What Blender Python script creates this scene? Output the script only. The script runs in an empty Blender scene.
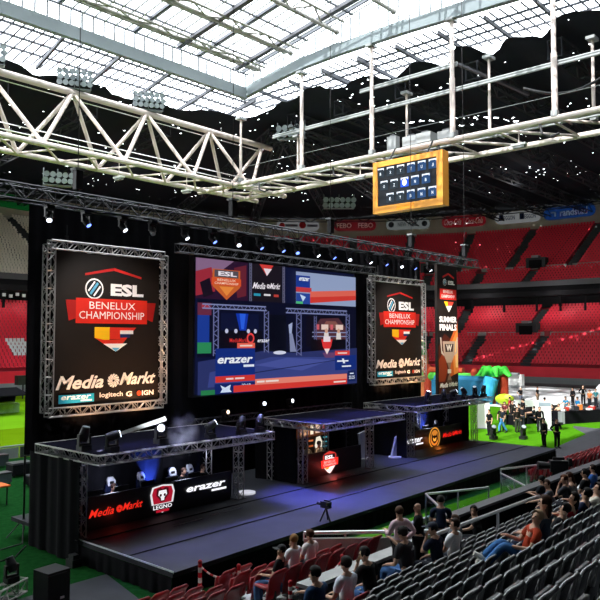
import bpy, math, random
from mathutils import Vector, Matrix
V = Vector
rnd = random.Random(7)
SC = bpy.context.scene
COL = SC.collection
PI = math.pi

# ------------------------------------------------------------------ camera
F_PX = 714.5; HZ = 338.0; VX = 940.0; CAM_H = 6.5
pit = math.atan((HZ - 300) / F_PX)
upc = V((0, -math.cos(pit), math.sin(pit)))
d1 = V((VX - 300, HZ - 300, F_PX)); d1 -= upc * d1.dot(upc); d1.normalize()
d2 = upc.cross(d1)
if d2.z < 0: d2 = -d2
RW = Matrix((d1, d2, upc))                       # camera axes -> world
cam_d = bpy.data.cameras.new('camera'); cam = bpy.data.objects.new('camera', cam_d); COL.objects.link(cam)
cx, cy, cz = RW @ V((1, 0, 0)), RW @ V((0, -1, 0)), RW @ V((0, 0, -1))
cam.matrix_world = Matrix(((cx.x, cy.x, cz.x, 0), (cx.y, cy.y, cz.y, 0), (cx.z, cy.z, cz.z, CAM_H), (0, 0, 0, 1)))
cam_d.sensor_width = 36; cam_d.lens = F_PX * 36 / 600; cam_d.clip_start = 0.1; cam_d.clip_end = 600
SC.camera = cam
def seen(p, m=40):                                # is a place inside the photographed view (with a margin)?
    q = RW.transposed() @ (V(p) - V((0, 0, CAM_H)))
    if q.z < .5: return False
    x, y = 300 + F_PX * q.x / q.z, 300 + F_PX * q.y / q.z
    return -m < x < 600 + m and -m < y < 600 + m

# ------------------------------------------------------------------ materials
def mat(name, col, rough=.6, metal=0, col2=None, scale=8, emit=0, spec=.4, bump=0, stretch=None, alpha=1):
    m = bpy.data.materials.new(name); m.use_nodes = True
    nt = m.node_tree; b = nt.nodes['Principled BSDF']
    c = (*col, 1)
    b.inputs['Base Color'].default_value = c
    b.inputs['Roughness'].default_value = rough
    b.inputs['Metallic'].default_value = metal
    b.inputs['Specular IOR Level'].default_value = spec
    if emit:
        b.inputs['Emission Color'].default_value = c
        b.inputs['Emission Strength'].default_value = emit
    if alpha < 1: b.inputs['Alpha'].default_value = alpha
    if col2 or bump:
        tc = nt.nodes.new('ShaderNodeTexCoord'); mp = nt.nodes.new('ShaderNodeMapping')
        nt.links.new(tc.outputs['Object'], mp.inputs[0])
        if stretch: mp.inputs['Scale'].default_value = stretch
        n = nt.nodes.new('ShaderNodeTexNoise'); n.inputs['Scale'].default_value = scale; n.inputs['Detail'].default_value = 4
        nt.links.new(mp.outputs[0], n.inputs['Vector'])
        if col2:
            r = nt.nodes.new('ShaderNodeValToRGB')
            r.color_ramp.elements[0].position = .35; r.color_ramp.elements[1].position = .65
            r.color_ramp.elements[0].color = c; r.color_ramp.elements[1].color = (*col2, 1)
            nt.links.new(n.outputs[0], r.inputs[0]); nt.links.new(r.outputs[0], b.inputs['Base Color'])
        if bump:
            bp = nt.nodes.new('ShaderNodeBump'); bp.inputs['Strength'].default_value = bump
            nt.links.new(n.outputs[0], bp.inputs['Height']); nt.links.new(bp.outputs[0], b.inputs['Normal'])
    return m
def glazing(name, tint, gloss=.08):
    m = bpy.data.materials.new(name); m.use_nodes = True; nt = m.node_tree; nt.nodes.clear()
    o = nt.nodes.new('ShaderNodeOutputMaterial'); t = nt.nodes.new('ShaderNodeBsdfTransparent'); t.inputs[0].default_value = (*tint, 1)
    g = nt.nodes.new('ShaderNodeBsdfGlossy'); g.inputs['Roughness'].default_value = .1
    x = nt.nodes.new('ShaderNodeMixShader'); x.inputs[0].default_value = gloss
    nt.links.new(t.outputs[0], x.inputs[1]); nt.links.new(g.outputs[0], x.inputs[2]); nt.links.new(x.outputs[0], o.inputs[0])
    return m
def torn_cloth(name):                             # black roof cloth with small holes that let the sky through
    m = bpy.data.materials.new(name); m.use_nodes = True; nt = m.node_tree; b = nt.nodes['Principled BSDF']
    b.inputs['Base Color'].default_value = (.014, .017, .024, 1); b.inputs['Roughness'].default_value = .9; b.inputs['Specular IOR Level'].default_value = .1
    tc = nt.nodes.new('ShaderNodeTexCoord')
    vo = nt.nodes.new('ShaderNodeTexVoronoi'); vo.inputs['Scale'].default_value = .75
    nt.links.new(tc.outputs['Object'], vo.inputs['Vector'])
    lt = nt.nodes.new('ShaderNodeMath'); lt.operation = 'LESS_THAN'; lt.inputs[1].default_value = .11
    nt.links.new(vo.outputs['Distance'], lt.inputs[0])
    no = nt.nodes.new('ShaderNodeTexNoise'); no.inputs['Scale'].default_value = .12
    nt.links.new(tc.outputs['Object'], no.inputs['Vector'])
    gt = nt.nodes.new('ShaderNodeMath'); gt.operation = 'GREATER_THAN'; gt.inputs[1].default_value = .5
    nt.links.new(no.outputs[0], gt.inputs[0])
    mu = nt.nodes.new('ShaderNodeMath'); mu.operation = 'MULTIPLY'
    nt.links.new(lt.outputs[0], mu.inputs[0]); nt.links.new(gt.outputs[0], mu.inputs[1])
    def M_(op, x, y):
        n = nt.nodes.new('ShaderNodeMath'); n.operation = op
        for i, q in enumerate((x, y)):
            if q is None: continue
            if isinstance(q, (int, float)): n.inputs[i].default_value = q
            else: nt.links.new(q, n.inputs[i])
        return n.outputs[0]
    sp = nt.nodes.new('ShaderNodeSeparateXYZ'); nt.links.new(tc.outputs['Object'], sp.inputs[0]); tot = mu.outputs[0]
    for (xa, ya), (xb, yb) in (((70.5, 51.6), (80, 42.5)), ((76, 43), (85, 35))):
        L = math.hypot(xb - xa, yb - ya); ux, uy = (xb - xa) / L, (yb - ya) / L
        al = M_('ADD', M_('MULTIPLY', sp.outputs[0], ux), M_('ADD', M_('MULTIPLY', sp.outputs[1], uy), -(xa * ux + ya * uy)))
        ac = M_('ABSOLUTE', M_('ADD', M_('MULTIPLY', sp.outputs[0], -uy), M_('ADD', M_('MULTIPLY', sp.outputs[1], ux), xa * uy - ya * ux)), None)
        k = M_('MULTIPLY', M_('MULTIPLY', M_('LESS_THAN', ac, .2), M_('GREATER_THAN', M_('SINE', M_('MULTIPLY', al, 5.0), None), .1)), M_('MULTIPLY', M_('GREATER_THAN', al, 0.0), M_('LESS_THAN', al, L)))
        tot = M_('MAXIMUM', tot, k)
    iv = nt.nodes.new('ShaderNodeMath'); iv.operation = 'SUBTRACT'; iv.inputs[0].default_value = 1
    nt.links.new(tot, iv.inputs[1]); nt.links.new(iv.outputs[0], b.inputs['Alpha'])
    return m

M = dict(
    black=mat('black cloth', (.006, .006, .008), .9, spec=.1, bump=.3, scale=3),
    blackp=mat('black plastic', (.012, .012, .014), .45),
    blackm=mat('black metal', (.02, .02, .022), .5, .3),
    alu=mat('truss aluminium', (.46, .44, .43), .35, .7),
    alud=mat('dark truss metal', (.085, .085, .095), .45, .6),
    white=mat('white paint', (.72, .72, .7), .5),
    offw=mat('white pipe paint', (.68, .585, .54), .5, col2=(.58, .5, .46), scale=.8),
    steel=mat('grey blue steel', (.19, .225, .24), .5, col2=(.165, .2, .215), scale=.4),
    dsteel=mat('dark roof steel', (.07, .075, .09), .6), girder=mat('dark girder steel', (.032, .035, .042), .7, spec=.15), pipe=mat('grey pipe paint', (.34, .33, .3), .5, col2=(.28, .27, .25), scale=.8),
    lsteel=mat('light grey steel', (.25, .265, .27), .5),
    deck=mat('stage deck', (.028, .03, .037), .6, col2=(.037, .039, .048), scale=1.2, bump=.1, spec=.18),
    roofcloth=mat('booth roof cloth', (.008, .008, .014), 1, spec=0),
    seam=mat('deck seam', (.015, .015, .018), .7),
    edge=mat('white edge strip', (.75, .75, .78), .5),
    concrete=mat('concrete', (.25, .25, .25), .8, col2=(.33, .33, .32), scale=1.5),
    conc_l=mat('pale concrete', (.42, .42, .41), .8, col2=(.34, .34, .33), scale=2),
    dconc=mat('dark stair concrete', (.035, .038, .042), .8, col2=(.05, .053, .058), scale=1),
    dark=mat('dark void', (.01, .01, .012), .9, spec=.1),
    sign_wall=mat('beige concrete band', (.4, .35, .28), .8, col2=(.32, .28, .22), scale=.4),
    standred=mat('red stand steps', (.42, .018, .035), .6, col2=(.32, .014, .026), scale=.7),
    standbeige=mat('beige stand steps', (.62, .57, .48), .8, col2=(.5, .46, .39), scale=.6),
    seatred=mat('far red seats', (.86, .026, .058), .5),
    seatbeige=mat('far beige seats', (.85, .78, .66), .6),
    seatwhite=mat('far white seats', (.8, .8, .8), .5),
    redwall=mat('red barrier', (1.0, .03, .06), .5, col2=(.92, .025, .05), scale=.5),
    red=mat('red seat plastic', (.3, .006, .014), .35, spec=.5),
    grey=mat('grey seat plastic', (.055, .06, .064), .35, spec=.5),
    rim=mat('seat rim highlight', (.42, .43, .43), .3, spec=.6),  # paler than the seat: sky highlight put into the colour
    bracket=mat('seat bracket', (.03, .03, .032), .5, .4),
    turf=mat('shaded green turf mat', (.006, .04, .009), .9, col2=(.01, .058, .014), scale=5, spec=0, bump=.3),  # same green turf as the lime areas, shade put into the colour
    lime=mat('lit lime green turf', (.045, .16, .005), .9, col2=(.055, .185, .006), scale=3, spec=0),  # the turf again, its stronger light put into the colour
    pitch=mat('pitch grass', (.1, .19, .003), .9, col2=(.12, .225, .004), scale=.25, spec=0),
    pitch2=mat('pitch grass lime stripe', (.15, .36, .01), .9, col2=(.135, .32, .009), scale=.3, spec=0),
    whitefloor=mat('white floor boards', (.86, .86, .88), .5, col2=(.8, .8, .82), scale=.3),
    track=mat('dark track', (.08, .08, .09), .7, col2=(.1, .1, .11), scale=1),
    greycarpet=mat('grey carpet', (.05, .05, .058), .9, col2=(.06, .06, .07), scale=3),
    orange=mat('orange frame', (.62, .25, .03), .45),
    oranged=mat('orange badge', (.9, .3, .01), .45),
    wallwhite=mat('white wall panel', (.5, .48, .45), .6, col2=(.42, .4, .37), scale=2),
    chrome=mat('brushed rail', (.7, .7, .72), .3, .8),
    cloth=torn_cloth('torn black roof cloth'),
    glaze=glazing('roof glazing', (.93, .96, .98), .05),
    glass=glazing('clear glass', (.82, .9, .9), .12),
    skin=mat('skin', (.52, .3, .2), .55), skin2=mat('skin tanned', (.4, .22, .14), .55),
    eye=mat('eye', (.02, .02, .02), .3),
    bulb=mat('white lamp', (.8, .87, 1), emit=5), bulbb=mat('blue lamp', (.16, .26, 1), emit=3.2), bulbw=mat('warm lamp', (1, .75, .5), emit=3),
    floodglass=mat('floodlight glass', (.26, .3, .32), .3), can=mat('floodlight can', (.17, .2, .21), .5),
    bannerprint=mat('black brown print', (.01, .008, .0075), .6, col2=(.02, .0125, .009), scale=.25, spec=.2),
)
FLAT = {}
def flat(hexs, emit=0, rough=.6):                 # printed or lit colour given as sRGB hex
    k = (hexs, emit)
    if k not in FLAT:
        c = [int(hexs[i:i + 2], 16) / 255 for i in (0, 2, 4)]
        c = [x / 12.92 if x < .04045 else ((x + .055) / 1.055) ** 2.4 for x in c]
        m = mat(('lit ' if emit else 'print ') + hexs, c, rough, emit=emit, spec=.2)
        if emit: m.node_tree.nodes['Principled BSDF'].inputs['Base Color'].default_value = (c[0] * .2, c[1] * .2, c[2] * .2, 1)
        FLAT[k] = m
    return FLAT[k]

# ------------------------------------------------------------------ mesh builder
_txt = {}
def text_geo(s, bold):
    k = (s, bold)
    if k not in _txt:
        cu = bpy.data.curves.new('t', 'FONT'); cu.body = s; cu.align_x = 'CENTER'; cu.offset = bold; cu.resolution_u = 2
        o = bpy.data.objects.new('t', cu); COL.objects.link(o)
        ev = o.evaluated_get(bpy.context.evaluated_depsgraph_get()); me = ev.to_mesh()
        vs = [v.co.copy() for v in me.vertices]; fs = [tuple(p.vertices) for p in me.polygons]
        ev.to_mesh_clear(); bpy.data.objects.remove(o); bpy.data.curves.remove(cu)
        if vs:
            x0, x1 = min(v.x for v in vs), max(v.x for v in vs); y0, y1 = min(v.y for v in vs), max(v.y for v in vs)
            vs = [V(((v.x - (x0 + x1) / 2) / (x1 - x0), (v.y - (y0 + y1) / 2) / (y1 - y0), 0)) for v in vs]
        _txt[k] = (vs, fs)
    return _txt[k]
class MB:
    def __init__(s): s.v = []; s.f = []; s.m = []; s.sm = []; s.mats = []
    def mi(s, m):
        m = M[m] if isinstance(m, str) else m
        if m not in s.mats: s.mats.append(m)
        return s.mats.index(m)
    def add(s, vs, fs, m, smooth=False):
        o = len(s.v); k = s.mi(m); s.v += [V(v) for v in vs]
        for f in fs: s.f.append([i + o for i in f]); s.m.append(k); s.sm.append(smooth)
        return s
    def box(s, c, d, m, rz=0, R=None):
        x, y, z = d[0] / 2, d[1] / 2, d[2] / 2
        vs = [V((a * x, b * y, e * z)) for e in (-1, 1) for a, b in ((-1, -1), (1, -1), (1, 1), (-1, 1))]
        R = R or Matrix.Rotation(rz, 3, 'Z')
        return s.add([R @ v + V(c) for v in vs], [(3, 2, 1, 0), (4, 5, 6, 7), (0, 1, 5, 4), (1, 2, 6, 5), (2, 3, 7, 6), (3, 0, 4, 7)], m)
    def bx(s, a, b, m):                            # box by two corners
        return s.box([(a[i] + b[i]) / 2 for i in range(3)], [abs(a[i] - b[i]) for i in range(3)], m)
    def frame(s, a, b):
        d = (V(b) - V(a)); L = d.length; d.normalize()
        u = V((0, 0, 1)) if abs(d.z) < .95 else V((0, 1, 0))
        x = d.cross(u).normalized(); y = x.cross(d).normalized()
        return d, x, y, L
    def bar(s, a, b, w, h, m):
        d, x, y, L = s.frame(a, b); a, b = V(a), V(b)
        vs = [p + x * (i * w / 2) + y * (j * h / 2) for p in (a, b) for i, j in ((-1, -1), (1, -1), (1, 1), (-1, 1))]
        return s.add(vs, [(3, 2, 1, 0), (4, 5, 6, 7), (0, 1, 5, 4), (1, 2, 6, 5), (2, 3, 7, 6), (3, 0, 4, 7)], m)
    def tube(s, a, b, r, m, n=6, r2=None, cap=True):
        d, x, y, L = s.frame(a, b); a, b = V(a), V(b); r2 = r if r2 is None else r2
        vs = [p + x * (q * math.cos(2 * PI * i / n)) + y * (q * math.sin(2 * PI * i / n)) for p, q in ((a, r), (b, r2)) for i in range(n)]
        s.add(vs, [(i, (i + 1) % n, n + (i + 1) % n, n + i) for i in range(n)], m, n > 5)
        if cap: s.add(vs, [tuple(range(n))[::-1], tuple(range(n, 2 * n))], m)
        return s
    def path(s, pts, r, m, n=6):
        for a, b in zip(pts, pts[1:]): s.tube(a, b, r, m, n)
        return s
    def ball(s, c, r, m, n=10, k=6, keep=None):
        r = r if hasattr(r, '__len__') else (r, r, r); vs = []; fs = []
        for j in range(k + 1):
            t = PI * j / k
            for i in range(n):
                p = 2 * PI * i / n; vs.append(V((r[0] * math.sin(t) * math.cos(p), r[1] * math.sin(t) * math.sin(p), r[2] * math.cos(t))))
        for j in range(k):
            for i in range(n):
                q = (j * n + i, (j + 1) * n + i, (j + 1) * n + (i + 1) % n, j * n + (i + 1) % n)
                if keep is None or keep(sum((vs[w] for w in q), V()) / 4): fs.append(q)
        return s.add([v + V(c) for v in vs], fs, m, True)
    def poly(s, pts, m): return s.add(pts, [tuple(range(len(pts)))], m)
    def prism(s, pts, off, m):
        n = len(pts); a = [V(p) for p in pts]; b = [p + V(off) for p in a]
        return s.add(a + b, [tuple(range(n))[::-1], tuple(range(n, 2 * n))] + [(i, (i + 1) % n, n + (i + 1) % n, n + i) for i in range(n)], m)
    def text(s, st, o, ex, ey, w, h, m, bold=.0, shear=0):   # text filling w x h centred on o
        vs, fs = text_geo(st, bold); o, ex, ey = V(o), V(ex), V(ey)
        return s.add([o + ex * (v.x * w + v.y * h * shear) + ey * (v.y * h) for v in vs], fs, m)
    def truss(s, a, b, w, h, m, r=.025, step=None, rl=None, n=5):    # box truss: four chords and zigzag lacing
        d, x, y, L = s.frame(a, b); a = V(a); rl = rl or r * .6; step = step or w
        k = max(2, round(L / step)); cs = [x * (i * w / 2) + y * (j * h / 2) for i, j in ((-1, -1), (1, -1), (1, 1), (-1, 1))]
        for c in cs: s.tube(a + c, a + c + d * L, r, m, n)
        for q in range(k):
            t0, t1 = a + d * (L * q / k), a + d * (L * (q + 1) / k)
            for e in range(4):
                p, o = cs[e], cs[(e + 1) % 4]
                if q % 2: p, o = o, p
                s.tube(t0 + p, t1 + o, rl, m, 4, cap=False)
            if q % 2 == 0:
                for e in range(4): s.tube(t0 + cs[e], t0 + cs[(e + 1) % 4], rl, m, 4, cap=False)
        for e in range(4): s.tube(a + d * L + cs[e], a + d * L + cs[(e + 1) % 4], rl, m, 4, cap=False)
        return s
    def mesh(s, name, off=V((0, 0, 0))):
        me = bpy.data.meshes.new(name); me.from_pydata([v - off for v in s.v], [], s.f)
        for m in s.mats: me.materials.append(m)
        me.polygons.foreach_set('material_index', s.m); me.polygons.foreach_set('use_smooth', s.sm); me.update()
        return me
    def build(s, name, parent=None, local=False):
        off = V((0, 0, 0)) if local or parent is None else wloc(parent)
        o = bpy.data.objects.new(name, s.mesh(name, off)); COL.objects.link(o)
        if parent: o.parent = parent
        return o
def wloc(o):
    p = V((0, 0, 0))
    while o: p = p + o.location; o = o.parent
    return p
def tag(o, label=None, cat=None, group=None, kind=None):
    if label: o['label'] = label
    if cat: o['category'] = cat
    if group: o['group'] = group
    if kind: o['kind'] = kind
    return o
def thing(name, label, cat, loc=(0, 0, 0), rz=0, group=None):
    o = bpy.data.objects.new(name, None); COL.objects.link(o); o.location = loc; o.rotation_euler = (0, 0, rz); o.empty_display_size = .2
    return tag(o, label, cat, group)
def struct(name, mb): return tag(mb.build(name), kind='structure')
def copy_tree(o, parent=None):
    c = o.copy(); COL.objects.link(c); c.parent = parent
    for ch in o.children: copy_tree(ch, c)
    return c
def dup(proto, label, loc, rz=0, group=None, rot=None):
    if not proto.get('used'): o = proto; proto['used'] = 1
    else: o = copy_tree(proto)
    o.location = loc; o.rotation_euler = rot or (0, 0, rz)
    tag(o, label, group=group)
    return o
def light(name, kind, loc, target, energy, col=(1, 1, 1), size=.2, angle=40, blend=.6):
    l = bpy.data.lights.new(name, kind); l.energy = energy; l.color = col
    if kind == 'SPOT': l.spot_size = math.radians(angle); l.spot_blend = blend; l.shadow_soft_size = size
    elif kind == 'POINT': l.shadow_soft_size = size
    o = bpy.data.objects.new(name, l); COL.objects.link(o); o.location = loc
    o.rotation_euler = (V(target) - V(loc)).to_track_quat('-Z', 'Y').to_euler()
    return o

# ------------------------------------------------------------------ people
def skin_mesh(name, J, E, root, m, sub=1):
    keys = list(J); idx = {k: i for i, k in enumerate(keys)}
    me = bpy.data.meshes.new('tmp'); me.from_pydata([J[k][0] for k in keys], [(idx[a], idx[b]) for a, b in E], [])
    o = bpy.data.objects.new('tmp', me); COL.objects.link(o)
    md = o.modifiers.new('s', 'SKIN'); md.branch_smoothing = .4; md.use_smooth_shade = True
    for k in keys:
        d = me.skin_vertices[0].data[idx[k]]; r = J[k][1]; d.radius = r if hasattr(r, '__len__') else (r, r); d.use_root = (k == root)
    if sub: o.modifiers.new('u', 'SUBSURF').levels = sub
    new = bpy.data.meshes.new_from_object(o.evaluated_get(bpy.context.evaluated_depsgraph_get()))
    bpy.data.objects.remove(o); bpy.data.meshes.remove(me)
    new.name = name; new.materials.clear(); new.materials.append(m)
    for p in new.polygons: p.use_smooth = True
    return new
def person(label, loc, rz=0, pose='stand', shirt='22222a', pants='1a1c24', hair='1c120c', skin='skin', sleeves='short', arms=('down', 'down'),
           lean=0, turn=0, hairstyle='short', det=1, group=None, h=1.0, shoes='101010', cap=None, female=False, twist=0, spread=0):
    sit = pose in ('sit', 'recline')
    pz = .56 if sit else .93
    P = {'pelvis': (0, 0, pz), 'waist': (0, 0, pz + .17), 'chest': (0, .01, pz + .37), 'nb': (0, 0, pz + .51)}
    head = {'neck': (0, .01, pz + .57), 'jaw': (0, .035, pz + .635), 'skull': (0, .015, pz + .72), 'top': (0, .0, pz + .775)}
    sw = .165 if female else .19
    A = {}
    for sgn, q, st in ((-1, 'L', arms[0]), (1, 'R', arms[1])):
        S = V((sgn * sw, 0, pz + .46))
        k = {'down': ((.06, -.03, -.29), (.02, .09, -.24)), 'lap': ((.05, .07, -.28), (-.1, .24, -.05)), 'fold': ((.06, .08, -.27), (-.24, .16, .06)),
             'chin': ((-.02, .24, -.2), (-.1, -.08, .26)), 'phone': ((.05, .16, -.2), (-.04, .2, .2)), 'raise': ((.12, .12, -.1), (.04, .06, .27)),
             'hips': ((.16, -.12, -.22), (-.12, .12, -.14)), 'front': ((.05, .1, -.26), (-.12, .24, .03)), 'brace': ((.08, -.12, -.24), (.04, .02, -.26)),
             'reach': ((.04, .22, -.14), (-.03, .26, -.02))}[st]
        e = S + V((sgn * k[0][0], k[0][1], k[0][2])); w = e + V((sgn * k[1][0], k[1][1], k[1][2])); f = (w - e).normalized()
        A['s' + q], A['e' + q], A['w' + q], A['p' + q] = S, e, w, w + f * .07
        if det > 1:
            u = V((0, 0, 1)) if abs(f.z) < .8 else V((0, 1, 0)); sd = f.cross(u).normalized(); cu = sd.cross(f)
            for i, (o_, l_) in enumerate(((-.032, .075), (-.011, .085), (.011, .08), (.031, .065))):
                b = w + f * .1 + sd * o_; A[f'f{i}a{q}'] = b; A[f'f{i}b{q}'] = b + f * l_ * .55 + cu * -.008; A[f'f{i}c{q}'] = b + f * l_ - cu * .03
            A[f'ta{q}'] = w + f * .045 + sd * .04; A[f'tb{q}'] = w + f * .085 + sd * .062
    tilt = Matrix.Rotation(lean, 3, 'X') @ Matrix.Rotation(twist, 3, 'Z'); pv = V((0, 0, pz))
    up = lambda p: tilt @ (V(p) - pv) + pv
    hp = V(P['nb']); HR = Matrix.Rotation(turn, 3, 'Z')
    R = {'pelvis': (.13, .115), 'waist': .115, 'chest': .13, 'nb': .075, 'neck': .052, 'jaw': .068, 'skull': .088, 'top': .062}
    J = {k: [up(p), R[k]] for k, p in P.items()}
    hd = {k: up(HR @ (V(p) - hp) + hp) for k, p in head.items()}
    for k in hd: J[k] = [hd[k], R[k]]
    if female: J['waist'][1] = .1; J['chest'][1] = .115
    nose = up(HR @ (V((0, .125, pz + .665)) - hp) + hp); J['nose'] = [nose, .014]
    for s_ in (-1, 1): J['ear%d' % s_] = [up(HR @ (V((s_ * .092, .0, pz + .675)) - hp) + hp), .016]
    E = [('pelvis', 'waist'), ('waist', 'chest'), ('chest', 'nb'), ('nb', 'neck'), ('neck', 'jaw'), ('jaw', 'skull'), ('skull', 'top'), ('jaw', 'nose'), ('jaw', 'ear-1'), ('jaw', 'ear1')]
    ar = {'s': .066, 'e': .044, 'w': .031, 'p': .036, 'f': .0095, 't': .013}
    for k, p in A.items(): J[k] = [up(p), ar[k[0]]]
    for q in 'LR':
        E += [('nb', 's' + q), ('s' + q, 'e' + q), ('e' + q, 'w' + q), ('w' + q, 'p' + q)]
        if det > 1:
            for i in range(4): E += [('p' + q, f'f{i}a{q}'), (f'f{i}a{q}', f'f{i}b{q}'), (f'f{i}b{q}', f'f{i}c{q}')]
            E += [('p' + q, 'ta' + q), ('ta' + q, 'tb' + q)]
    for sgn, q in ((-1, 'L'), (1, 'R')):
        hx = sgn * .095; sp = sgn * spread
        if pose == 'sit': K, An, T = (hx * 1.3 + sp, .44, .55), (hx * 1.3 + sp, .42, .1), (hx * 1.35 + sp, .58, .045)
        elif pose == 'recline': K, An, T = (hx * 1.1, .4, .8), (hx * .7, .72, .5 + .04 * sgn), (hx * .8, .84, .56 + .04 * sgn)
        elif pose == 'walk': K, An, T = (hx, .1 + sgn * .12, .5), (hx, sgn * .24, .1 + (.05 if sgn < 0 else 0)), (hx, sgn * .24 + .15, .045)
        elif pose == 'kneel': K, An, T = (hx * 1.3, .3, .45 if sgn > 0 else .06), (hx * 1.3, .1 if sgn > 0 else -.3, .09), (hx * 1.3, .27 if sgn > 0 else -.42, .045)
        else: K, An, T = (hx * 1.05 + sp, .025, .5), (hx * 1.1 + sp * 1.6, -.02, .095), (hx * 1.25 + sp * 1.7, .15, .045)
        J['h' + q] = [V((hx, 0, pz - .05)), .092]; J['k' + q] = [V(K), .058]; J['a' + q] = [V(An), .04]; J['t' + q] = [V(T), .036]
        E += [('pelvis', 'h' + q), ('h' + q, 'k' + q), ('k' + q, 'a' + q), ('a' + q, 't' + q)]
    root = thing('person', label, 'person', loc, rz, group); root.scale = (h, h, h)
    def child(name, me):
        o = bpy.data.objects.new(name, me); COL.objects.link(o); o.parent = root; return o
    sub = 1
    body = child('body', skin_mesh('body', J, E, 'pelvis', M[skin], sub))
    # clothes follow the same joints, a little thicker
    S = {k: [J[k][0].copy(), (J[k][1][0] + .02, J[k][1][1] + .02) if hasattr(J[k][1], '__len__') else J[k][1] + .02] for k in ('pelvis', 'waist', 'chest')}
    S['nb'] = [J['nb'][0] + V((0, 0, -.02)), .085]; SE = [('pelvis', 'waist'), ('waist', 'chest'), ('chest', 'nb')]
    for q in 'LR':
        S['s' + q] = [J['s' + q][0].copy(), .084]
        a, b, w = J['s' + q][0], J['e' + q][0], J['w' + q][0]; SE.append(('nb', 's' + q))
        if sleeves == 'long': S['e' + q] = [b.copy(), .058]; S['w' + q] = [w.copy(), .046]; SE += [('s' + q, 'e' + q), ('e' + q, 'w' + q)]
        else: S['e' + q] = [a.lerp(b, .72), .066]; SE.append(('s' + q, 'e' + q))
    child('shirt', skin_mesh('shirt', S, SE, 'pelvis', flat(shirt, rough=.85), sub))
    T_ = {'pelvis': [J['pelvis'][0] + V((0, 0, -.02)), (.145, .125)]}; TE = []
    for q in 'LR':
        for k, e in (('h', .02), ('k', .025), ('a', .026)): T_[k + q] = [J[k + q][0].copy(), J[k + q][1] + e]
        TE += [('pelvis', 'h' + q), ('h' + q, 'k' + q), ('k' + q, 'a' + q)]
    child('trousers', skin_mesh('trousers', T_, TE, 'pelvis', flat(pants, rough=.85), sub))
    mb = MB()
    for q in 'LR':
        a, t = J['a' + q][0], J['t' + q][0]; mb.tube(a + (a - t) * .3, t + (t - a) * .2, .05, flat(shoes), 8, .042)
    mb.build('shoes', root, True)
    hR = Matrix.Rotation(lean, 3, 'X') @ Matrix.Rotation(twist, 3, 'Z') @ HR
    if hairstyle != 'bald':
        mb = MB()
        mb.ball((0, -.004, .004), (.097, .109, .104), flat(hair, rough=.7), 12, 8, keep=lambda c: c.y < .035 + max(0, c.z) * .75 and c.z > (-.06 if hairstyle == 'short' else -.1))
        if hairstyle == 'long': mb.ball((0, -.06, -.13), (.1, .06, .16), flat(hair, rough=.7), 10, 6)
        for i in range(len(mb.v)): mb.v[i] = hR @ mb.v[i] + hd['skull']
        mb.build('hair', root, True)
    if cap:
        mb = MB(); mb.ball((0, 0, .012), (.1, .113, .1), flat(cap), 12, 8, keep=lambda c: c.z > .01); mb.box((0, .15, .03), (.15, .12, .014), flat(cap))
        for i in range(len(mb.v)): mb.v[i] = hR @ mb.v[i] + hd['skull']
        mb.build('cap', root, True)
    if det > 1:
        mb = MB()
        for s_ in (-1, 1): mb.ball(hR @ V((s_ * .034, .079, -.018)) + hd['skull'], .013, 'eye', 6, 4)
        mb.build('eyes', body, True)
        mb = MB(); mb.ball(hR @ V((0, .06, -.025)) + hd['jaw'], (.026, .012, .007), flat('8a4a40'), 8, 4); mb.build('mouth', body, True)
    return root

# ------------------------------------------------------------------ spectators, players and crew (built first)
S_RED_ROWS = [(10.75, 1.55), (11.4, 1.37), (12.05, 1.2)]
def row(k): return 2.78 + .64 * k, 4.24 - .273 * k          # seat-back line and top of the grey rows
SEATED = []                                                 # places taken by people
def sitter(k, x, label, **kw):
    Y, zt = row(k) if not isinstance(k, str) else S_RED_ROWS[int(k[1])]
    SEATED.append((Y, x)); kw.setdefault('pose', 'sit'); kw.setdefault('det', 2)
    drop = kw.pop('drop', 0)
    return person(label, (x, Y + .2, zt - .82 - drop), kw.pop('rz', 0), group='spectators in the stand', **kw)
sitter(7, 10.2, 'person in a black t-shirt and blue jeans, hand at chin, in the first grey seat', shirt='0c0c0e', pants='35598a', arms=('chin', 'lap'), hair='120c08', lean=-.2, turn=.5)
sitter(8, 12.25, 'person in a charcoal t-shirt seen from behind holding a raised phone', shirt='26262b', pants='3f6496', arms=('lap', 'phone'), hair='120d0a', lean=-.1, h=1.08)
sitter(7, 12.4, 'person in a navy cap and navy shirt with hand at mouth', shirt='141c33', pants='161a26', arms=('chin', 'lap'), cap='141a2c', hair='1a120c', turn=.7, lean=-.15)
sitter(7, 12.95, 'person in a white t-shirt with short brown hair looking left', shirt='dcdde0', pants='20242e', hair='2a1a10', turn=.8, arms=('lap', 'fold'), lean=.1)
sitter(8, 14.2, 'person with brown hair and grey shirt behind the white t-shirt', shirt='54565a', pants='4a4c50', hair='3a2414', turn=.4, arms=('lap', 'lap'))
sitter(9, 16.45, 'person in a black t-shirt leaning left with bare forearms under the front handrail', shirt='0e0e10', pants='1b1c22', arms=('reach', 'reach'), hair='1c120c', turn=.9, rz=.7, lean=-.15)
sitter(3, 10.75, 'balding person in an orange red shirt lounging with legs in jeans stretched out', shirt='a83a1c', pants='3a6aa0', hair='a08468', pose='recline', arms=('lap', 'front'), lean=.3, turn=.4, rz=.75, h=.93, shoes='c8c4ba', drop=.02)
sitter(3, 11.35, 'person with brown hair and blue grey top beside the orange shirt', shirt='3c4656', pants='20283a', hair='3a2214', arms=('lap', 'lap'), lean=.1, turn=.4, hairstyle='long', female=True)
sitter(9, 20.3, 'person in a dark grey t-shirt standing at the front wall by the video camera', shirt='24282e', pants='16181c', hair='0e0a08', pose='stand', arms=('front', 'front'), drop=.05, h=.92)
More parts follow.
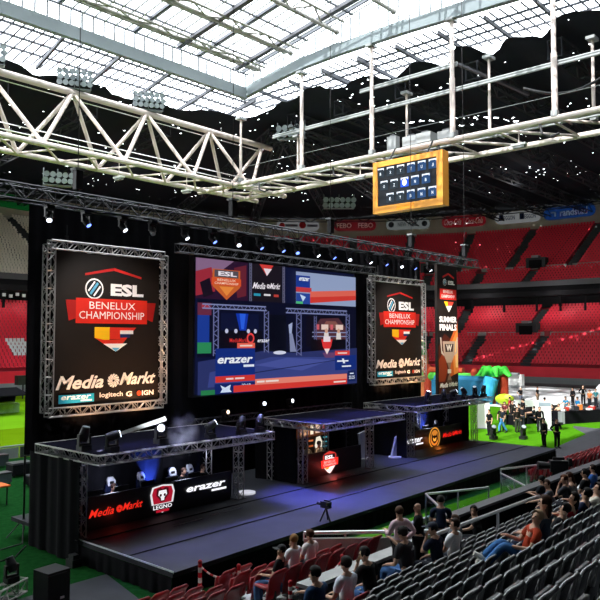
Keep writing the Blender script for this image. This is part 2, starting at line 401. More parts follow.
sitter(8, 19.5, 'person in a grey checked shirt with brown hair below the video camera', shirt='5a6068', pants='22242a', hair='3a2416', turn=.9, arms=('reach', 'lap'), lean=-.2, rz=.3)
sitter(7, 19.0, 'person with reddish brown hair and folded arms near the second handrail', shirt='3a3a40', pants='1c1e26', hair='5a3218', turn=.9, arms=('chin', 'fold'), lean=-.15)
sitter(7, 19.55, 'person with long brown hair bending forward near the second handrail', shirt='54504e', pants='20222a', hair='3a2012', turn=.6, hairstyle='long', female=True, arms=('lap', 'chin'), lean=-.25)
sitter(7, 20.2, 'dark haired person in a black top just before the second handrail', shirt='101014', pants='2a4a80', hair='0c0806', turn=.3, arms=('lap', 'lap'))
sitter(8, 22.6, 'person in a bright blue top behind the second handrail', shirt='3a66b0', pants='2a4a80', hair='2a1a10', turn=.3, arms=('lap', 'lap'))
sitter(4, 13.95, 'woman in a red top leaning back below the second handrail', shirt='a01622', pants='14141a', hair='1c0e08', turn=.9, female=True, hairstyle='long', lean=.25, arms=('lap', 'fold'), drop=.15)
sitter(4, 14.55, 'dark haired person in a navy and pale blue shirt slouching back', shirt='26324e', pants='16181e', hair='0e0a08', turn=.2, lean=.3, arms=('lap', 'lap'), drop=.15)
sitter(4, 13.35, 'person in black slouching low beside the woman in red', shirt='0c0c10', pants='14141a', hair='0e0a08', turn=.4, lean=.35, arms=('lap', 'lap'), drop=.22)
sitter(4, 15.15, 'person in a pale cream long sleeved top at the frame edge', shirt='c8c2b4', pants='22242a', hair='2a1a10', sleeves='long', turn=.4, lean=.3, rz=.5, arms=('reach', 'lap'), drop=.15)
sitter(7, 8.8, 'person in a blue shirt with dark hair in the lower dark red row', shirt='123252', pants='14161c', hair='120c0a', turn=.5, arms=('lap', 'reach'), lean=-.1)
sitter(7, 9.5, 'person in a white shirt with navy hem in the lower dark red row', shirt='d0d6e0', pants='181c2a', hair='160f0a', turn=.1, arms=('lap', 'lap'))
sitter('R0', 11.5, 'person in black with blue jeans and dark hair in the red seats', shirt='16181c', pants='4a6c98', hair='0c0a0a', turn=.9, rz=.5, arms=('lap', 'lap'), lean=.15, drop=.1, cap='0e0e12')
sitter('R0', 12.05, 'fair haired person in a white t-shirt in the red seats', shirt='d8d6da', pants='22262e', hair='8a6238', turn=-.3, arms=('lap', 'chin'))
sitter('R0', 12.6, 'brown haired person in a white t-shirt in the red seats', shirt='dcd8d8', pants='22262e', hair='4a2a18', turn=.1, arms=('lap', 'lap'))
G = 'people standing on the walkway'
person('person in a pale pink shirt and dark trousers standing at the white wall', (13.65, 9.2, .97), -.25, shirt='d8bcc4', pants='15161c', hair='4a3020', arms=('front', 'hips'), sleeves='long', det=2, group=G, turn=-.2)
person('bald person in black standing between the pink shirt and the navy shirt', (14.35, 9.15, .97), .5, shirt='0b0b0d', pants='0d0d10', hairstyle='bald', skin='skin2', arms=('front', 'down'), sleeves='long', det=2, group=G, turn=.4)
person('person in a navy blue shirt leaning against the dark wall with arms lowered', (15.35, 9.15, .93), -1.0, shirt='142038', pants='101118', hair='140e0a', arms=('front', 'front'), sleeves='short', det=2, group=G, lean=-.22)
# players inside the booths
G = 'players behind the desks'
for x, l, sk in ((16.45, 'player in black leaning forward behind the first desk, beside the third chair', 0), (17.35, 'player in black at the right end of the first desk', 0), (13.55, 'player with head low behind the screens of the first desk, left half', .12), (12.2, 'player hidden behind the left end of the first desk', .2)):
    person(l, (x, 20.4, .5 - sk), PI + .2, pose='sit', shirt='0c0c10', pants='101014', hair='2a160c', arms=('reach', 'reach'), lean=-.12, det=1, group=G)
for x, l in ((23.3, 'commentator in a pale shirt behind the shield desk, left'), (24.1, 'commentator in a white shirt behind the shield desk, right')):
    person(l, (x, 20.45, .62), PI, pose='sit', shirt='c8c4b8', pants='14161c', hair='2a1a10', arms=('lap', 'lap'), det=1, group=G, sleeves='long')
# people out on the floor
G = 'visitors on the green carpet'
def w(x, y, label, rz=0, **kw): person(label, (x, y, 0), rz, group=kw.pop('group', G), det=0, **kw)
w(44.2, 22.6, 'person in black standing nearest the third booth', 1.2, shirt='0c0c10', pants='14141a', hair='0c0a08')
w(46.0, 22.5, 'person in a blue top walking past the third booth', .8, pose='walk', shirt='1c2430', pants='3a7aa8', hair='3a1c10')
w(46.6, 22.9, 'person in dark clothes walking behind the blue top', 2.0, pose='walk', shirt='1e1a18', pants='1a1c22', hair='2a1a10')
w(46.9, 21.9, 'person in an olive jacket and grey trousers standing on the green carpet', 2.6, shirt='25211c', pants='3c4038', hair='1c120c', sleeves='long')
w(48.3, 20.9, 'person in all black striding across the green carpet', 1.9, pose='walk', shirt='08080a', pants='0c0c10', hair='0e0a08', sleeves='long')
w(54.8, 26.2, 'person in a red shirt at the back of the crowd', .3, shirt='a0202c', pants='1c1e26', hair='1c120c')
w(53.0, 24.2, 'tall person in charcoal behind the game tables', .2, shirt='1c1c20', pants='1a1a20', hair='0e0a08', h=1.04)
for i, (x, y, s, l) in enumerate(((51.4, 23.6, 'd8b8b0', 'person in a pale pink top seated at the game tables, left'), (52.2, 23.0, '2a2a30', 'person in dark grey seated at the game tables'), (53.6, 22.8, 'e0dcd8', 'person in white seated at the game tables, middle'),
                                  (54.6, 22.6, '202026', 'person in black seated at the game tables, right of the white shirt'), (55.4, 22.4, 'd8c0a0', 'person in beige seated at the game tables, right'), (50.6, 23.5, '5a4a3c', 'person in brown seated at the left end of the game tables'))):
    w(x, y, l, .3 * i, pose='sit', shirt=s, pants='16181e', hair='2a1a10', arms=('reach', 'reach'), group='people seated at the game tables')
w(58.3, 22.9, 'staff member in a bright blue shirt bending by the racing seat', 1.2, shirt='1c86b0', pants='14161c', hair='1c120c', arms=('reach', 'reach'), group='staff in blue shirts', lean=-.2)
w(58.2, 22.0, 'staff member in a blue shirt with black trousers standing with back turned', 1.0, shirt='1a6ea0', pants='0e1014', hair='1c120c', group='staff in blue shirts')
w(56.8, 22.2, 'person in a grey shirt playing in the racing seat', 1.4, pose='sit', shirt='a8a4a8', pants='14161c', hair='1c120c', arms=('reach', 'reach'), lean=.15)
w(66.4, 30.6, 'person in black t-shirt and grey jeans standing on the white floor', PI - .3, shirt='101014', pants='5a6070', hair='c0b8b0', arms=('hips', 'hips'), group='people on the white floor')
w(68.0, 29.6, 'person in dark shirt and beige shorts standing on the white floor', PI, shirt='201c1c', pants='6a5a48', hair='2a1a10', group='people on the white floor')
w(70.0, 25.9, 'person in black with raised arms beside the white inflatable stall', 1.9, shirt='0a0a0c', pants='0e0e12', hair='0c0a08', arms=('phone', 'hips'), sleeves='long', h=1.12)
w(69.2, 26.6, 'second person in black close to the raised arms figure', 1.2, shirt='141216', pants='161214', hair='0c0a08', sleeves='long')
w(68.6, 24.2, 'person in teal behind the black counter at the frame edge', 1.2, shirt='3a7a80', pants='20242a', hair='6a4a2a')
w(67.0, 24.2, 'person in orange behind the black counter', 1.2, shirt='c07040', pants='20242a', hair='2a1a10')
person('photographer in black standing at the end of the stage holding a stick', (41.8, 17.05, 0), 2.5, shirt='0a0a0d', pants='0b0b0e', hair='3a1a10', arms=('front', 'hips'), sleeves='long', det=1, skin='skin2')
person('crew member in black half hidden behind the photographer', (41.6, 17.75, 0), 1.0, shirt='08080a', pants='0a0a0c', hair='0c0a08', sleeves='long', det=0)

for i, (x, y, s, p_, l) in enumerate(((49.6, 23.0, '141418', '14161c', 'person in black with back turned at the left of the game tables'), (50.2, 24.4, '6a2a30', '1a1c22', 'person in a dark red top standing behind the left game table'), (51.9, 24.6, '2a2622', '1a1c22', 'person in dark brown standing behind the game tables, middle'), (54.0, 24.8, '181a20', '22242c', 'person in navy black standing at the right of the tall charcoal person'), (56.0, 23.8, 'c8b0a8', '1c1e26', 'person in a pale rose top at the right end of the game tables'), (48.8, 22.4, '1a1a1e', '2c2e34', 'person in black and grey close to the striding person'))):
    w(x, y, l, .5 + i, shirt=s, pants=p_, hair='1c120c', pose='walk' if i % 3 == 0 else 'stand', arms=('front', 'down'))

# ------------------------------------------------------------------ arena stands
def arc(u, s):                                               # u: metres along the front line, s: metres outwards
    if u < 60: return V((100 + s, u - 10, 0)), V((1, 0, 0))
    a = (u - 60) / 36
    if a < PI / 2: return V((64 + (36 + s) * math.cos(a), 50 + (36 + s) * math.sin(a), 0)), V((math.cos(a), math.sin(a), 0))
    return V((64 - (u - 60 - 18 * PI), 86 + s, 0)), V((0, 1, 0))
U_END = 60 + 18 * PI + 66; U_BEIGE = 60 + 36 * math.radians(72)
def u_ang(deg): return 60 + 36 * math.radians(deg)
STN = [0, 15, 30, 45] + [60 + 18 * PI * i / 22 for i in range(23)] + [60 + 18 * PI + x for x in (16, 33, 50, 66)]
def sweep(mb, prof, m, u0=0, u1=1e9, thick=None):
    us = [u for u in STN if u0 < u < u1]; us = [max(u0, 0)] + us + [min(u1, U_END)]
    us = sorted(set(us))
    vs = []; n = len(prof)
    for u in us:
        for s, z in prof: p, _ = arc(u, s); vs.append(V((p.x, p.y, z)))
    fs = [(i * n + j, i * n + j + 1, (i + 1) * n + j + 1, (i + 1) * n + j) for i in range(len(us) - 1) for j in range(n - 1)]
    mb.add(vs, fs, m)
LOW = lambda s: 2.2 + .55 * (s - .6); UPP = lambda s: 15.0 + .6 * (s - 14.3)
mb = MB(); sweep(mb, [(.6, 2.2), (18, LOW(18)), (18, 15)], 'standred'); struct('floor_lower_stand', mb)
mb = MB(); sweep(mb, [(14.3, 15.0), (36, UPP(36))], 'standred', 0, U_BEIGE); sweep(mb, [(14.3, 15.0), (36, UPP(36))], 'standbeige', U_BEIGE); struct('floor_upper_stand', mb)
mb = MB(); sweep(mb, [(0, 0), (0, .9), (.01, .9)], 'lsteel'); sweep(mb, [(0, .9), (0, 2.35), (.6, 2.35), (.6, 2.2)], 'redwall'); struct('wall_pitch_side', mb)
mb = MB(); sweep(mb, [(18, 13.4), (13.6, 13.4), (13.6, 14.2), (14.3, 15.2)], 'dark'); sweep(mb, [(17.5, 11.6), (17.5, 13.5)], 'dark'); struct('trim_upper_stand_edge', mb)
mb = MB(); sweep(mb, [(13.7, 15.0), (13.7, 15.9)], 'alud'); struct('trim_upper_stand_railing', mb)
mb = MB(); sweep(mb, [(36.1, UPP(36) - .5), (36.1, 32.0)], 'sign_wall'); sweep(mb, [(36.6, 32), (36.6, 36)], 'dark'); struct('wall_top', mb)
mb = MB()
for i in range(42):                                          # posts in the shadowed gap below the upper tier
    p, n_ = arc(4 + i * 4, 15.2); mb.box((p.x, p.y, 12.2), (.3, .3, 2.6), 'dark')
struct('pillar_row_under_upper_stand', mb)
mb = MB()                                                    # bright access lights and gangway rail glimpsed in the gap on the far side
for i in range(60): p, n_ = arc(U_BEIGE + 2 + i * 1.0, 14.6); mb.box((p.x, p.y, 12.6 + .15 * (i % 3)), (.45, .2, .45), flat('c8ccd0'))
struct('trim_white_gap_panels', mb)
AIS_UP = [(56, 20, 35.6), (u_ang(7), 20, 35.6), (61.3, 14.5, 20), (44, 20, 35.6), (32, 20, 35.6), (50, 14.5, 20), (38, 14.5, 20)] + [(u_ang(7 + 10 * i), 20, 35.6) for i in range(1, 11)] + [(u_ang(2 + 10 * i), 14.5, 20) for i in range(1, 11)]
AIS_UP = [a for a in AIS_UP if a[0] not in (50,)]
AIS_LO = [(u_ang(8), .8, 9), (55.7, .8, 9), (59, 9, 17), (43.5, .8, 9), (31, .8, 9), (49.5, 9, 17), (37, 9, 17)] + [(u_ang(8 + 12 * i), .8, 9) for i in range(1, 9)] + [(u_ang(2 + 12 * i), 9, 17) for i in range(1, 9)]
AIS_LO = [a for a in AIS_LO if a[0] not in (49.5,)]
AIS_B = [(U_BEIGE + 6 + 11 * i, 16, 35) for i in range(7)]
mb = MB()
for lst, zf in ((AIS_UP + AIS_B, UPP), (AIS_LO, LOW)):
    for u, s0, s1 in lst:
        k = int((s1 - s0) / .8)
        for i in range(k):
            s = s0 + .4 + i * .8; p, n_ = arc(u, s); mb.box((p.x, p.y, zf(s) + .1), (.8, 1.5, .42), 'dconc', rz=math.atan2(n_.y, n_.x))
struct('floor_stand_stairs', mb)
mb = MB()
for s, zf, u1 in ((20, UPP, U_BEIGE), (9, LOW, 130)):
    for i in range(9):
        ua = (44 + i * 12.2) if s == 20 else (43.5 + i * 12.2)
        if ua + 11 < u1:
            for j in range(8):
                p, n_ = arc(ua + 1.2 + j * 1.4, s); mb.box((p.x, p.y, zf(s) + .35), (.15, 1.42, .6), 'conc_l' if s == 20 else 'conc_l', rz=math.atan2(n_.y, n_.x))
struct('trim_gangway_walls', mb)
for u, s, zf in ((61.3, 20.4, UPP), (59, 9.4, LOW), (u_ang(22), 20.4, UPP), (u_ang(26), 9.4, LOW), (38, 9.4, LOW), (38, 20.4, UPP)):
    p, n_ = arc(u, s); a = math.atan2(n_.y, n_.x); mb = MB()
    mb.box((p.x, p.y, zf(s) + .9), (1.6, 3.4, 1.9), 'dconc', rz=a); mb.box((p.x - n_.x * .85, p.y - n_.y * .85, zf(s) + .7), (.1, 2.2, 1.4), 'dark', rz=a)
    mb.box((p.x - n_.x * .5, p.y - n_.y * .5, zf(s) + 2.0), (1.2, 1.2, .4), 'lsteel', rz=a)
    struct('door_stand_entrance', mb)
# the far seats: far too many to tell apart
def far_seats(name, s0, s1, zf, u0, u1, m, ais, label, keep=None):
    mb = MB(); vs = []; fs = []; s = s0
    while s < s1:
        u = u0
        while u < u1:
            p, n_ = arc(u, s); rad = (36 + s) / 36 if 60 < u < 60 + 18 * PI else 1
            if not any(abs(u - a) * rad < .95 and b - .3 < s < c + .3 for a, b, c in ais) and (keep is None or keep(u, s)):
                t = V((-n_.y, n_.x, 0)); z = zf(s); o = len(vs); h = .22
                vs += [p - t * h - n_ * .32 + V((0, 0, z + .36)), p + t * h - n_ * .32 + V((0, 0, z + .36)), p + t * h + n_ * .08 + V((0, 0, z + .4)), p - t * h + n_ * .08 + V((0, 0, z + .4)),
                       p + t * h + n_ * .16 + V((0, 0, z + .86)), p - t * h + n_ * .16 + V((0, 0, z + .86)), p - t * h - n_ * .32 + V((0, 0, z + .26)), p + t * h - n_ * .32 + V((0, 0, z + .26))]
                fs += [(o, o + 1, o + 2, o + 3), (o + 3, o + 2, o + 4, o + 5), (o + 6, o + 7, o + 1, o)]
            u += .55 / rad
        s += .8
    mb.add(vs, fs, m); return tag(mb.build(name), label, 'seats', kind='stuff')
white_px = lambda u, s: (3.2 < s < 7.5 and (u - 60 - 18 * PI) * 1 > 8 - (7.5 - s) * .8 and (u - 60 - 18 * PI) < 30 - (s - 3) * 1.5 and math.sin(u * .9) > -.4 + .1 * s)
far_seats('stadium_seats', 1.2, 17.4, LOW, 20, U_END - 20, 'seatred', AIS_LO, 'rows of red plastic seats in the lower tier of the far stand', lambda u, s: not white_px(u, s))
far_seats('white_stadium_seats', 1.2, 17.4, LOW, 60 + 18 * PI - 4, U_END - 20, 'seatwhite', [], 'white seats forming a shape in the red lower tier at the left edge', white_px)
far_seats('stadium_seats', 15, 35.5, UPP, 20, U_BEIGE, 'seatred', AIS_UP, 'rows of red plastic seats in the upper tier of the far stand')
far_seats('stadium_seats', 15, 35.5, UPP, U_BEIGE, U_END - 20, 'seatbeige', AIS_B, 'rows of beige seats in the upper tier at the left edge')

# advertising boards on the top wall
def board(deg, half, h, panel, label, marks):
    a0 = math.radians(deg); c = V((64 + 71.9 * math.cos(a0), 50 + 71.9 * math.sin(a0), 30.6)) if deg > 0 else V((135.9, 50 + deg, 30.6))
    n_ = V((math.cos(a0), math.sin(a0), 0)) if deg > 0 else V((1, 0, 0)); t = V((n_.y, -n_.x, 0)); c = c - n_ * .45; up = V((0, 0, 1))
    root = thing('advertising_board', label, 'sign', c, group='advertising boards along the top wall')
    mb = MB(); r = h * .45; pts = []
    for qx, qz, a in ((1, 1, 0), (-1, 1, 90), (-1, -1, 180), (1, -1, 270)):
        for i in range(4):
            b = math.radians(a + i * 30); pts.append(c + t * (qx * (half - r) + r * math.cos(b)) + up * (qz * (h / 2 - r) + r * math.sin(b)))
    mb.prism(pts, n_ * .35, flat(panel, .22)); pn = mb.build('panel', root)  # even glow added to lift the dim boards
    mb = MB(); f = c - n_ * .02
    for k in marks:
        if k[0] == 't': mb.text(k[1], f + t * k[2] + up * k[5] if len(k) > 5 else f + t * k[2], t, up, k[3], k[4], flat(k[-1]) if isinstance(k[-1], str) and len(k[-1]) == 6 else flat('ffffff'), .02, k[6] if len(k) > 7 else 0)
        elif k[0] == 'b': mb.prism([f + t * (k[1] + a * k[3] / 2) + up * (k[2] + b * k[4] / 2) for a, b in ((-1, -1), (1, -1), (1, 1), (-1, 1))], -n_ * .02, flat(k[5]))
        elif k[0] == 'o': mb.prism([f + t * (k[1] + k[3] * math.cos(i * PI / 6)) + up * (k[2] + k[3] * math.sin(i * PI / 6)) for i in range(12)], -n_ * .02, flat(k[4]))
    mb.build('lettering', pn)
board(46.5, 4.6, 2.2, 'b8b8bc', 'white rounded board with red flower mark, behind the lighting truss', [('o', -3.4, 0, .6, 'c02028'), ('b', -1.4, 0, 2.6, .5, '50505a'), ('o', 1.0, .1, .75, 'c02028'), ('b', 3.1, 0, 2.2, .5, '50505a')])
board(36.7, 4.5, 2.2, '8c1c28', 'red board with white capital lettering repeated twice, below the scoreboard left corner', [('t', 'FEBO', -2.3, 3.2, 1.1, 0, 0, 'e8dcd8'), ('t', 'FEBO', 2.3, 3.2, 1.1, 0, 0, 'e8dcd8')])
board(27.7, 4.6, 2.2, 'a4acac', 'pale grey rounded board with two dark round marks, below the scoreboard', [('o', -3.5, 0, .6, '303a40'), ('o', 3.5, 0, .6, '303a40'), ('t', 'NEW YORK', 0, 4.2, .9, 0, 0, '46545a')])
board(18.4, 4.5, 2.3, '9c1424', 'red board with white script lettering repeated twice', [('t', 'Coca-Cola', -2.2, 3.6, 1.3, 0, .25, 'f0e4e4'), ('t', 'Coca-Cola', 2.2, 3.6, 1.3, 0, .25, 'f0e4e4')])
board(9.7, 4.5, 2.3, 'c4c8cc', 'white rounded board with dark blue block lettering', [('b', -3.2, .1, .9, 1.2, '10204a'), ('t', 'EGGON', -1.6, 2.2, .9, 0, 0, '10204a'), ('b', .9, .1, .9, 1.2, '10204a'), ('t', 'EGGON', 2.5, 2.2, .9, 0, 0, '10204a')])
board(1.7, 4.9, 2.3, '1c4c9c', 'bright blue board with white lettering, rightmost on the top wall', [('t', 'randstad', .9, 5.2, 1.4, 0, 0, 'e4ecf8'), ('b', -3.0, .2, .9, .25, 'e4ecf8'), ('b', -2.6, -.2, .3, .8, 'e4ecf8')])
board(95, 6, 2.4, '0e6a2c', 'green board at the upper left edge of the picture', [('b', -1, 0, 3, .9, '1c8a3c')])

# ------------------------------------------------------------------ ground
def slab(name, pts, z, m, t=.02):
    mb = MB(); mb.prism([V((x, y, z - t)) for x, y in pts], (0, 0, t), m); return struct(name, mb)
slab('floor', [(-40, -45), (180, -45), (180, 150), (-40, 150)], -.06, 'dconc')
slab('floor_pitch', [(-20, 37.6), (63, 37.6), (63, 84), (-20, 84)], -.01, 'pitch')
slab('floor_pitch_stripe', [(-20, 50), (63, 50), (63, 61), (-20, 61)], .0, 'pitch2')
slab('floor_track', [(-20, 83), (64, 83), (90, 75), (97, 50), (97, -10), (100, -10), (100, 55), (90, 80), (64, 86), (-20, 86)], .0, 'track')
slab('floor_turf_mat', [(-10, 9.7), (42, 9.7), (42, 37.4), (-10, 37.4)], .01, 'turf')
slab('floor_lit_turf', [(38, 17.0), (41.5, 17.2), (49, 18.0), (52, 20.0), (63, 24), (63, 34), (38, 34)], .03, 'lime')
slab('floor_lime_strip', [(52.6, 18.6), (60, 15.2), (62, 18.5), (53.4, 21.6)], .035, 'lime')
slab('floor_grey_carpet', [(36, 13.3), (95, 13.3), (95, 26), (64, 24.6), (52, 20.6), (40, 18.6)], .025, 'greycarpet')
slab('floor_white', [(63, 26.5), (93, 26.5), (93, 70), (63, 70)], .02, 'whitefloor')
slab('floor_vomitory', [(14.5, 10.7), (30, 10.7), (30, 14.4), (16, 14.4)], .05, 'lime')
slab('floor_dark_ramp', [(8.2, 14.2), (10.6, 14.2), (11.3, 17.2), (8.2, 17.2)], .06, 'deck')

# ------------------------------------------------------------------ roof
mb = MB()
mb.prism([(-30, 57.3, 33.5), (55.2, 57.3, 33.5), (55.2, 57.3, 34.7), (-30, 57.3, 34.7)], (0, .6, 0), 'steel')
struct('beam_far_side', mb)
mb = MB(); ys = [(58.3, 33.6), (55, 34.1), (52, 34.5), (48.7, 34.85), (44, 35.0), (36, 34.95), (28, 34.7), (18, 34.3), (8, 34)]
for (ya, za), (yb, zb) in zip(ys, ys[1:]):
    mb.prism([(55.0, ya, za), (55.0, yb, zb), (55.0, yb, zb + 1.25), (55.0, ya, za + 1.1)], (.6, 0, 0), 'steel')
struct('beam_goal_side', mb)
mb = MB()                                                    # glazed roof and clerestory
mb.poly([(2, 57.6, 36.2), (55.4, 57.6, 36.2), (55.4, 40, 39), (55.4, 14, 39), (2, 14, 39), (2, 40, 39)], 'glaze')
mb.poly([(2, 57.6, 34.7), (55.4, 57.6, 34.7), (55.4, 57.6, 36.2), (2, 57.6, 36.2)], 'glaze')
mb.poly([(55.4, 57.6, 34.7), (55.4, 14, 35.2), (55.4, 14, 39), (55.4, 40, 39), (55.4, 57.6, 36.2)], 'glaze')
mb.poly([(-30, 57.9, 34.3), (57, 57.9, 34.3), (57, 76, 33.9), (-30, 76, 33.9)], 'glaze')
mb.poly([(55.7, 57.9, 34.6), (55.7, 5, 34.6), (146, 5, 34.6), (146, 76, 34.2), (57, 76, 33.9), (57, 57.9, 34.3)], 'glaze')
mb.poly([(-30, 76, 33.9), (146, 76, 33.9), (146, 135, 34), (-30, 135, 34)], 'glaze')
struct('ceiling_glazing', mb)
mb = MB()
gz = lambda y: 36.2 + (57.6 - y) * 2.8 / 17.6 if y > 40 else 39
x = 8.0
while x < 55.3:                                              # ribs of the glazed roof
    mb.bar((x, 57.5, 36.25), (x, 40, 39.05), .15, .1, 'lsteel'); mb.bar((x, 40, 39.05), (x, 16, 39.05), .15, .1, 'lsteel')
    mb.bar((x, 57.62, 34.7), (x, 57.62, 36.2), .16, .1, 'lsteel'); x += 1.15
for y in (57.5, 54.5, 51.5, 48.5, 45.5, 42.5, 39.5, 36, 32, 28, 24): mb.bar((5, y, gz(y) + .08), (55.4, y, gz(y) + .08), .2, .16, 'dsteel')
for x in (16, 24, 32, 40, 48, 54.6): mb.bar((x, 57.5, 36.4), (x, 40, 39.2), .22, .3, 'dsteel'); mb.bar((x, 40, 39.2), (x, 16, 39.2), .22, .3, 'dsteel')
y = 56.6
while y > 16: mb.bar((55.42, y, 35.2), (55.42, y, gz(y)), .16, .1, 'lsteel'); y -= 1.15
struct('ceiling_glazing_bars', mb)
mb = MB()                                                    # bars of the strip outside the beams
for i in range(60): mb.bar((4 + i * .95, 57.9, 34.2), (4 + i * .95 + 1.2, 67.5, 34.0), .13, .1, 'dsteel')
for y in (59.8, 62.2, 64.8): mb.bar((0, y, 34.1), (60, y, 34.1), .16, .2, 'dsteel')
for i in range(9): mb.bar((9 + i * 6, 57.9, 33.9), (11 + i * 6, 67, 33.7), .25, .35, 'dsteel')
for i in range(52): mb.bar((55.7, 8 + i * .95, 34.5), (62, 8 + i * .95, 34.5), .13, .1, 'dsteel')
for x in (57.2, 58.8, 60.6): mb.bar((x, 8, 34.4), (x, 60, 34.3), .14, .18, 'dsteel')
for i in range(11): mb.bar((55.7, 10 + i * 4.6, 34.2), (63, 10 + i * 4.6, 34), .22, .35, 'dsteel')
struct('ceiling_strip_bars', mb)
# black cloth slung below the outer roof, its inner edge hanging in scallops
mb = MB(); inn = []
edge = [(-30, 66), (20, 66.0), (28, 66.5), (32.6, 65.7), (36, 67), (41.8, 65.1), (46, 66.4), (50, 64.8), (53.7, 63.8), (58.2, 61.9), (59.2, 57.2), (57.6, 53.5), (57.0, 50), (57.9, 47), (58.0, 44.2), (59.6, 41), (58.4, 37.5), (60.2, 35), (58.0, 32.5), (60.4, 30), (59.2, 28.1), (59.6, 25), (57.8, 22.6), (58.5, 18.7), (58, 5)]
pts = []
for (xa, ya), (xb, yb) in zip(edge, edge[1:]):
    for i in range(4): t = i / 4; pts.append((xa + (xb - xa) * t, ya + (yb - ya) * t))
pts.append(edge[-1])
rows_ = []
for k, (f_, z) in enumerate(((0, 33.0), (.03, 32.9), (.12, 33.3), (.35, 32.9), (.6, 32.6), (1, 32.2))):
    r_ = []
    for i, (x, y) in enumerate(pts):
        tgt = V((-30, 124, 0)) if x < -20 else None
        if i <= 32: o = V((x + (x - 30) * .9, 128, 0))
        elif i <= 44: a = (44 - i) / 12 * PI / 2; o = V((64 + 78 * math.cos(a), 50 + 78 * math.sin(a), 0))
        else: o = V((143, y + (y - 45) * .2, 0))
        p = V((x, y, 0)).lerp(o, f_); zz = z + .35 * math.sin(i * .8 + k * 1.3) + .25 * rnd.random()
        r_.append(V((p.x, p.y, zz)))
    rows_.append(r_)
n = len(pts); mb.add([p for r_ in rows_ for p in r_], [(k * n + i, k * n + i + 1, (k + 1) * n + i + 1, (k + 1) * n + i) for k in range(len(rows_) - 1) for i in range(n - 1)], 'cloth', True)
struct('ceiling_cloth', mb)
mb = MB()                                                    # roof above and behind the near stand, closing the arena
mb.poly([(-60, -45, 33), (150, -45, 33), (150, 7, 33), (-60, 7, 33)], 'dark'); mb.poly([(-60, 7, 33), (150, 7, 33), (150, 14, 39), (-60, 14, 39)], 'dark')
mb.poly([(-60, 7, 33), (2, 7, 33), (2, 58, 33), (-30, 58, 33), (-30, 130, 33), (-60, 130, 33)], 'dark'); mb.poly([(2, 7, 33), (2, 60, 33), (2, 60, 39.2), (2, 7, 39.2)], 'dark')  # unseen left roof carried inward to keep sun off the stage
struct('ceiling_near_side', mb)
mb = MB(); mb.poly([(-60, -45, -1), (150, -45, -1), (150, -45, 33), (-60, -45, 33)], 'dark'); struct('wall_near', mb)
mb = MB(); mb.poly([(-60, -45, -1), (-60, 130, -1), (-60, 130, 33), (-60, -45, 33)], 'dark'); struct('wall_left', mb)
mb = MB(); mb.poly([(150, -45, -1), (150, 7, -1), (150, 7, 33), (150, -45, 33)], 'dark'); struct('wall_right', mb)
# dark girders under the cloth
mb = MB()
for y in (8, 16, 24, 32, 40, 48, 55): mb.truss((60, y, 31.6), (139, y + (y - 45) * .12, 30.9), 1.2, 1.6, 'girder', .13, 3.2, n=4)
for a in (12, 26, 40, 54, 68): r_ = math.radians(a); mb.truss((62 + 3 * math.cos(r_), 58 + 3 * math.sin(r_), 31.6), (64 + 75 * math.cos(r_), 50 + 75 * math.sin(r_), 30.9), 1.2, 1.6, 'girder', .13, 3.2, n=4)
for x in (12, 22, 32, 42, 52): mb.truss((x, 68, 31.4), (x + (x - 30) * .4, 121, 30.9), 1.2, 1.6, 'girder', .13, 3.2, n=4)
struct('beam_dark_girders', mb)
mb = MB()                                                    # lattice in front of the top wall
for i in range(56):
    p, _ = arc(22 + i * 3, 33); q, _ = arc(25 + i * 3, 33); c = V((0, 0, 31.0)); e = V((0, 0, 33.4))
    for a, b in ((p + c, q + c), (p + c, q + e), (p + e, q + c)): mb.bar(a, b, .18, .18, 'girder')
struct('beam_rim_lattice', mb)

# roof trusses inside the opening
for i, (y, x0) in enumerate(((55.6, 6), (50.7, 6), (44.4, 6), (37.5, 10), (30.5, 10), (23.5, 14))):
    t = thing('roof_truss', ('first', 'second', 'third', 'fourth', 'fifth', 'sixth')[i] + ' pale pipe truss under the glazed roof, counted from the far beam', 'roof truss', (x0, y, 36.5), group='pale trusses under the glazed roof')
    zb = min(36.3 + (57 - y) * .1, 37.4); zt = zb + (1.9 if i == 0 else 2.3) if i else zb + 1.0
    zt = min(zt, gz(y) - .1) if i > 1 else gz(y) - .1
    mb = MB(); mb.tube((x0, y, zb), (55.3, y, zb), .2, 'pipe', 8); mb.ball((55.2, y, zb), .3, 'pipe'); mb.build('bottom_chord', t)
    mb = MB(); mb.tube((x0, y - .9, zt), (55.3, y - .9, zt), .13, 'pipe', 6); mb.tube((x0, y + .9 if i else y + .5, zt), (55.3, y + .9 if i else y + .5, zt), .13, 'pipe', 6); mb.build('top_chords', t)
    mb = MB(); x = 53
    while x > x0 + 3:
        for dy in (-.9, .9 if i else .5):
            mb.tube((x, y, zb), (x - 2.4, y + dy, zt), .1, 'pipe', 5); mb.tube((x - 4.8, y, zb), (x - 2.4, y + dy, zt), .1, 'pipe', 5)
        x -= 4.8
    mb.build('lacing', t)
for x, l in ((45, 'thick grey rail beam crossing under the glazing, left of the two'), (53, 'thick grey rail beam crossing under the glazing near the corner')):
    mb = MB(); mb.bar((x, 56.8, 36.2), (x, 40, 38.8), .55, .35, 'alud'); mb.bar((x, 40, 38.8), (x, 16, 38.8), .55, .35, 'alud'); tag(mb.build('rail_beam'), l, 'beam', 'rail beams under the glazing')

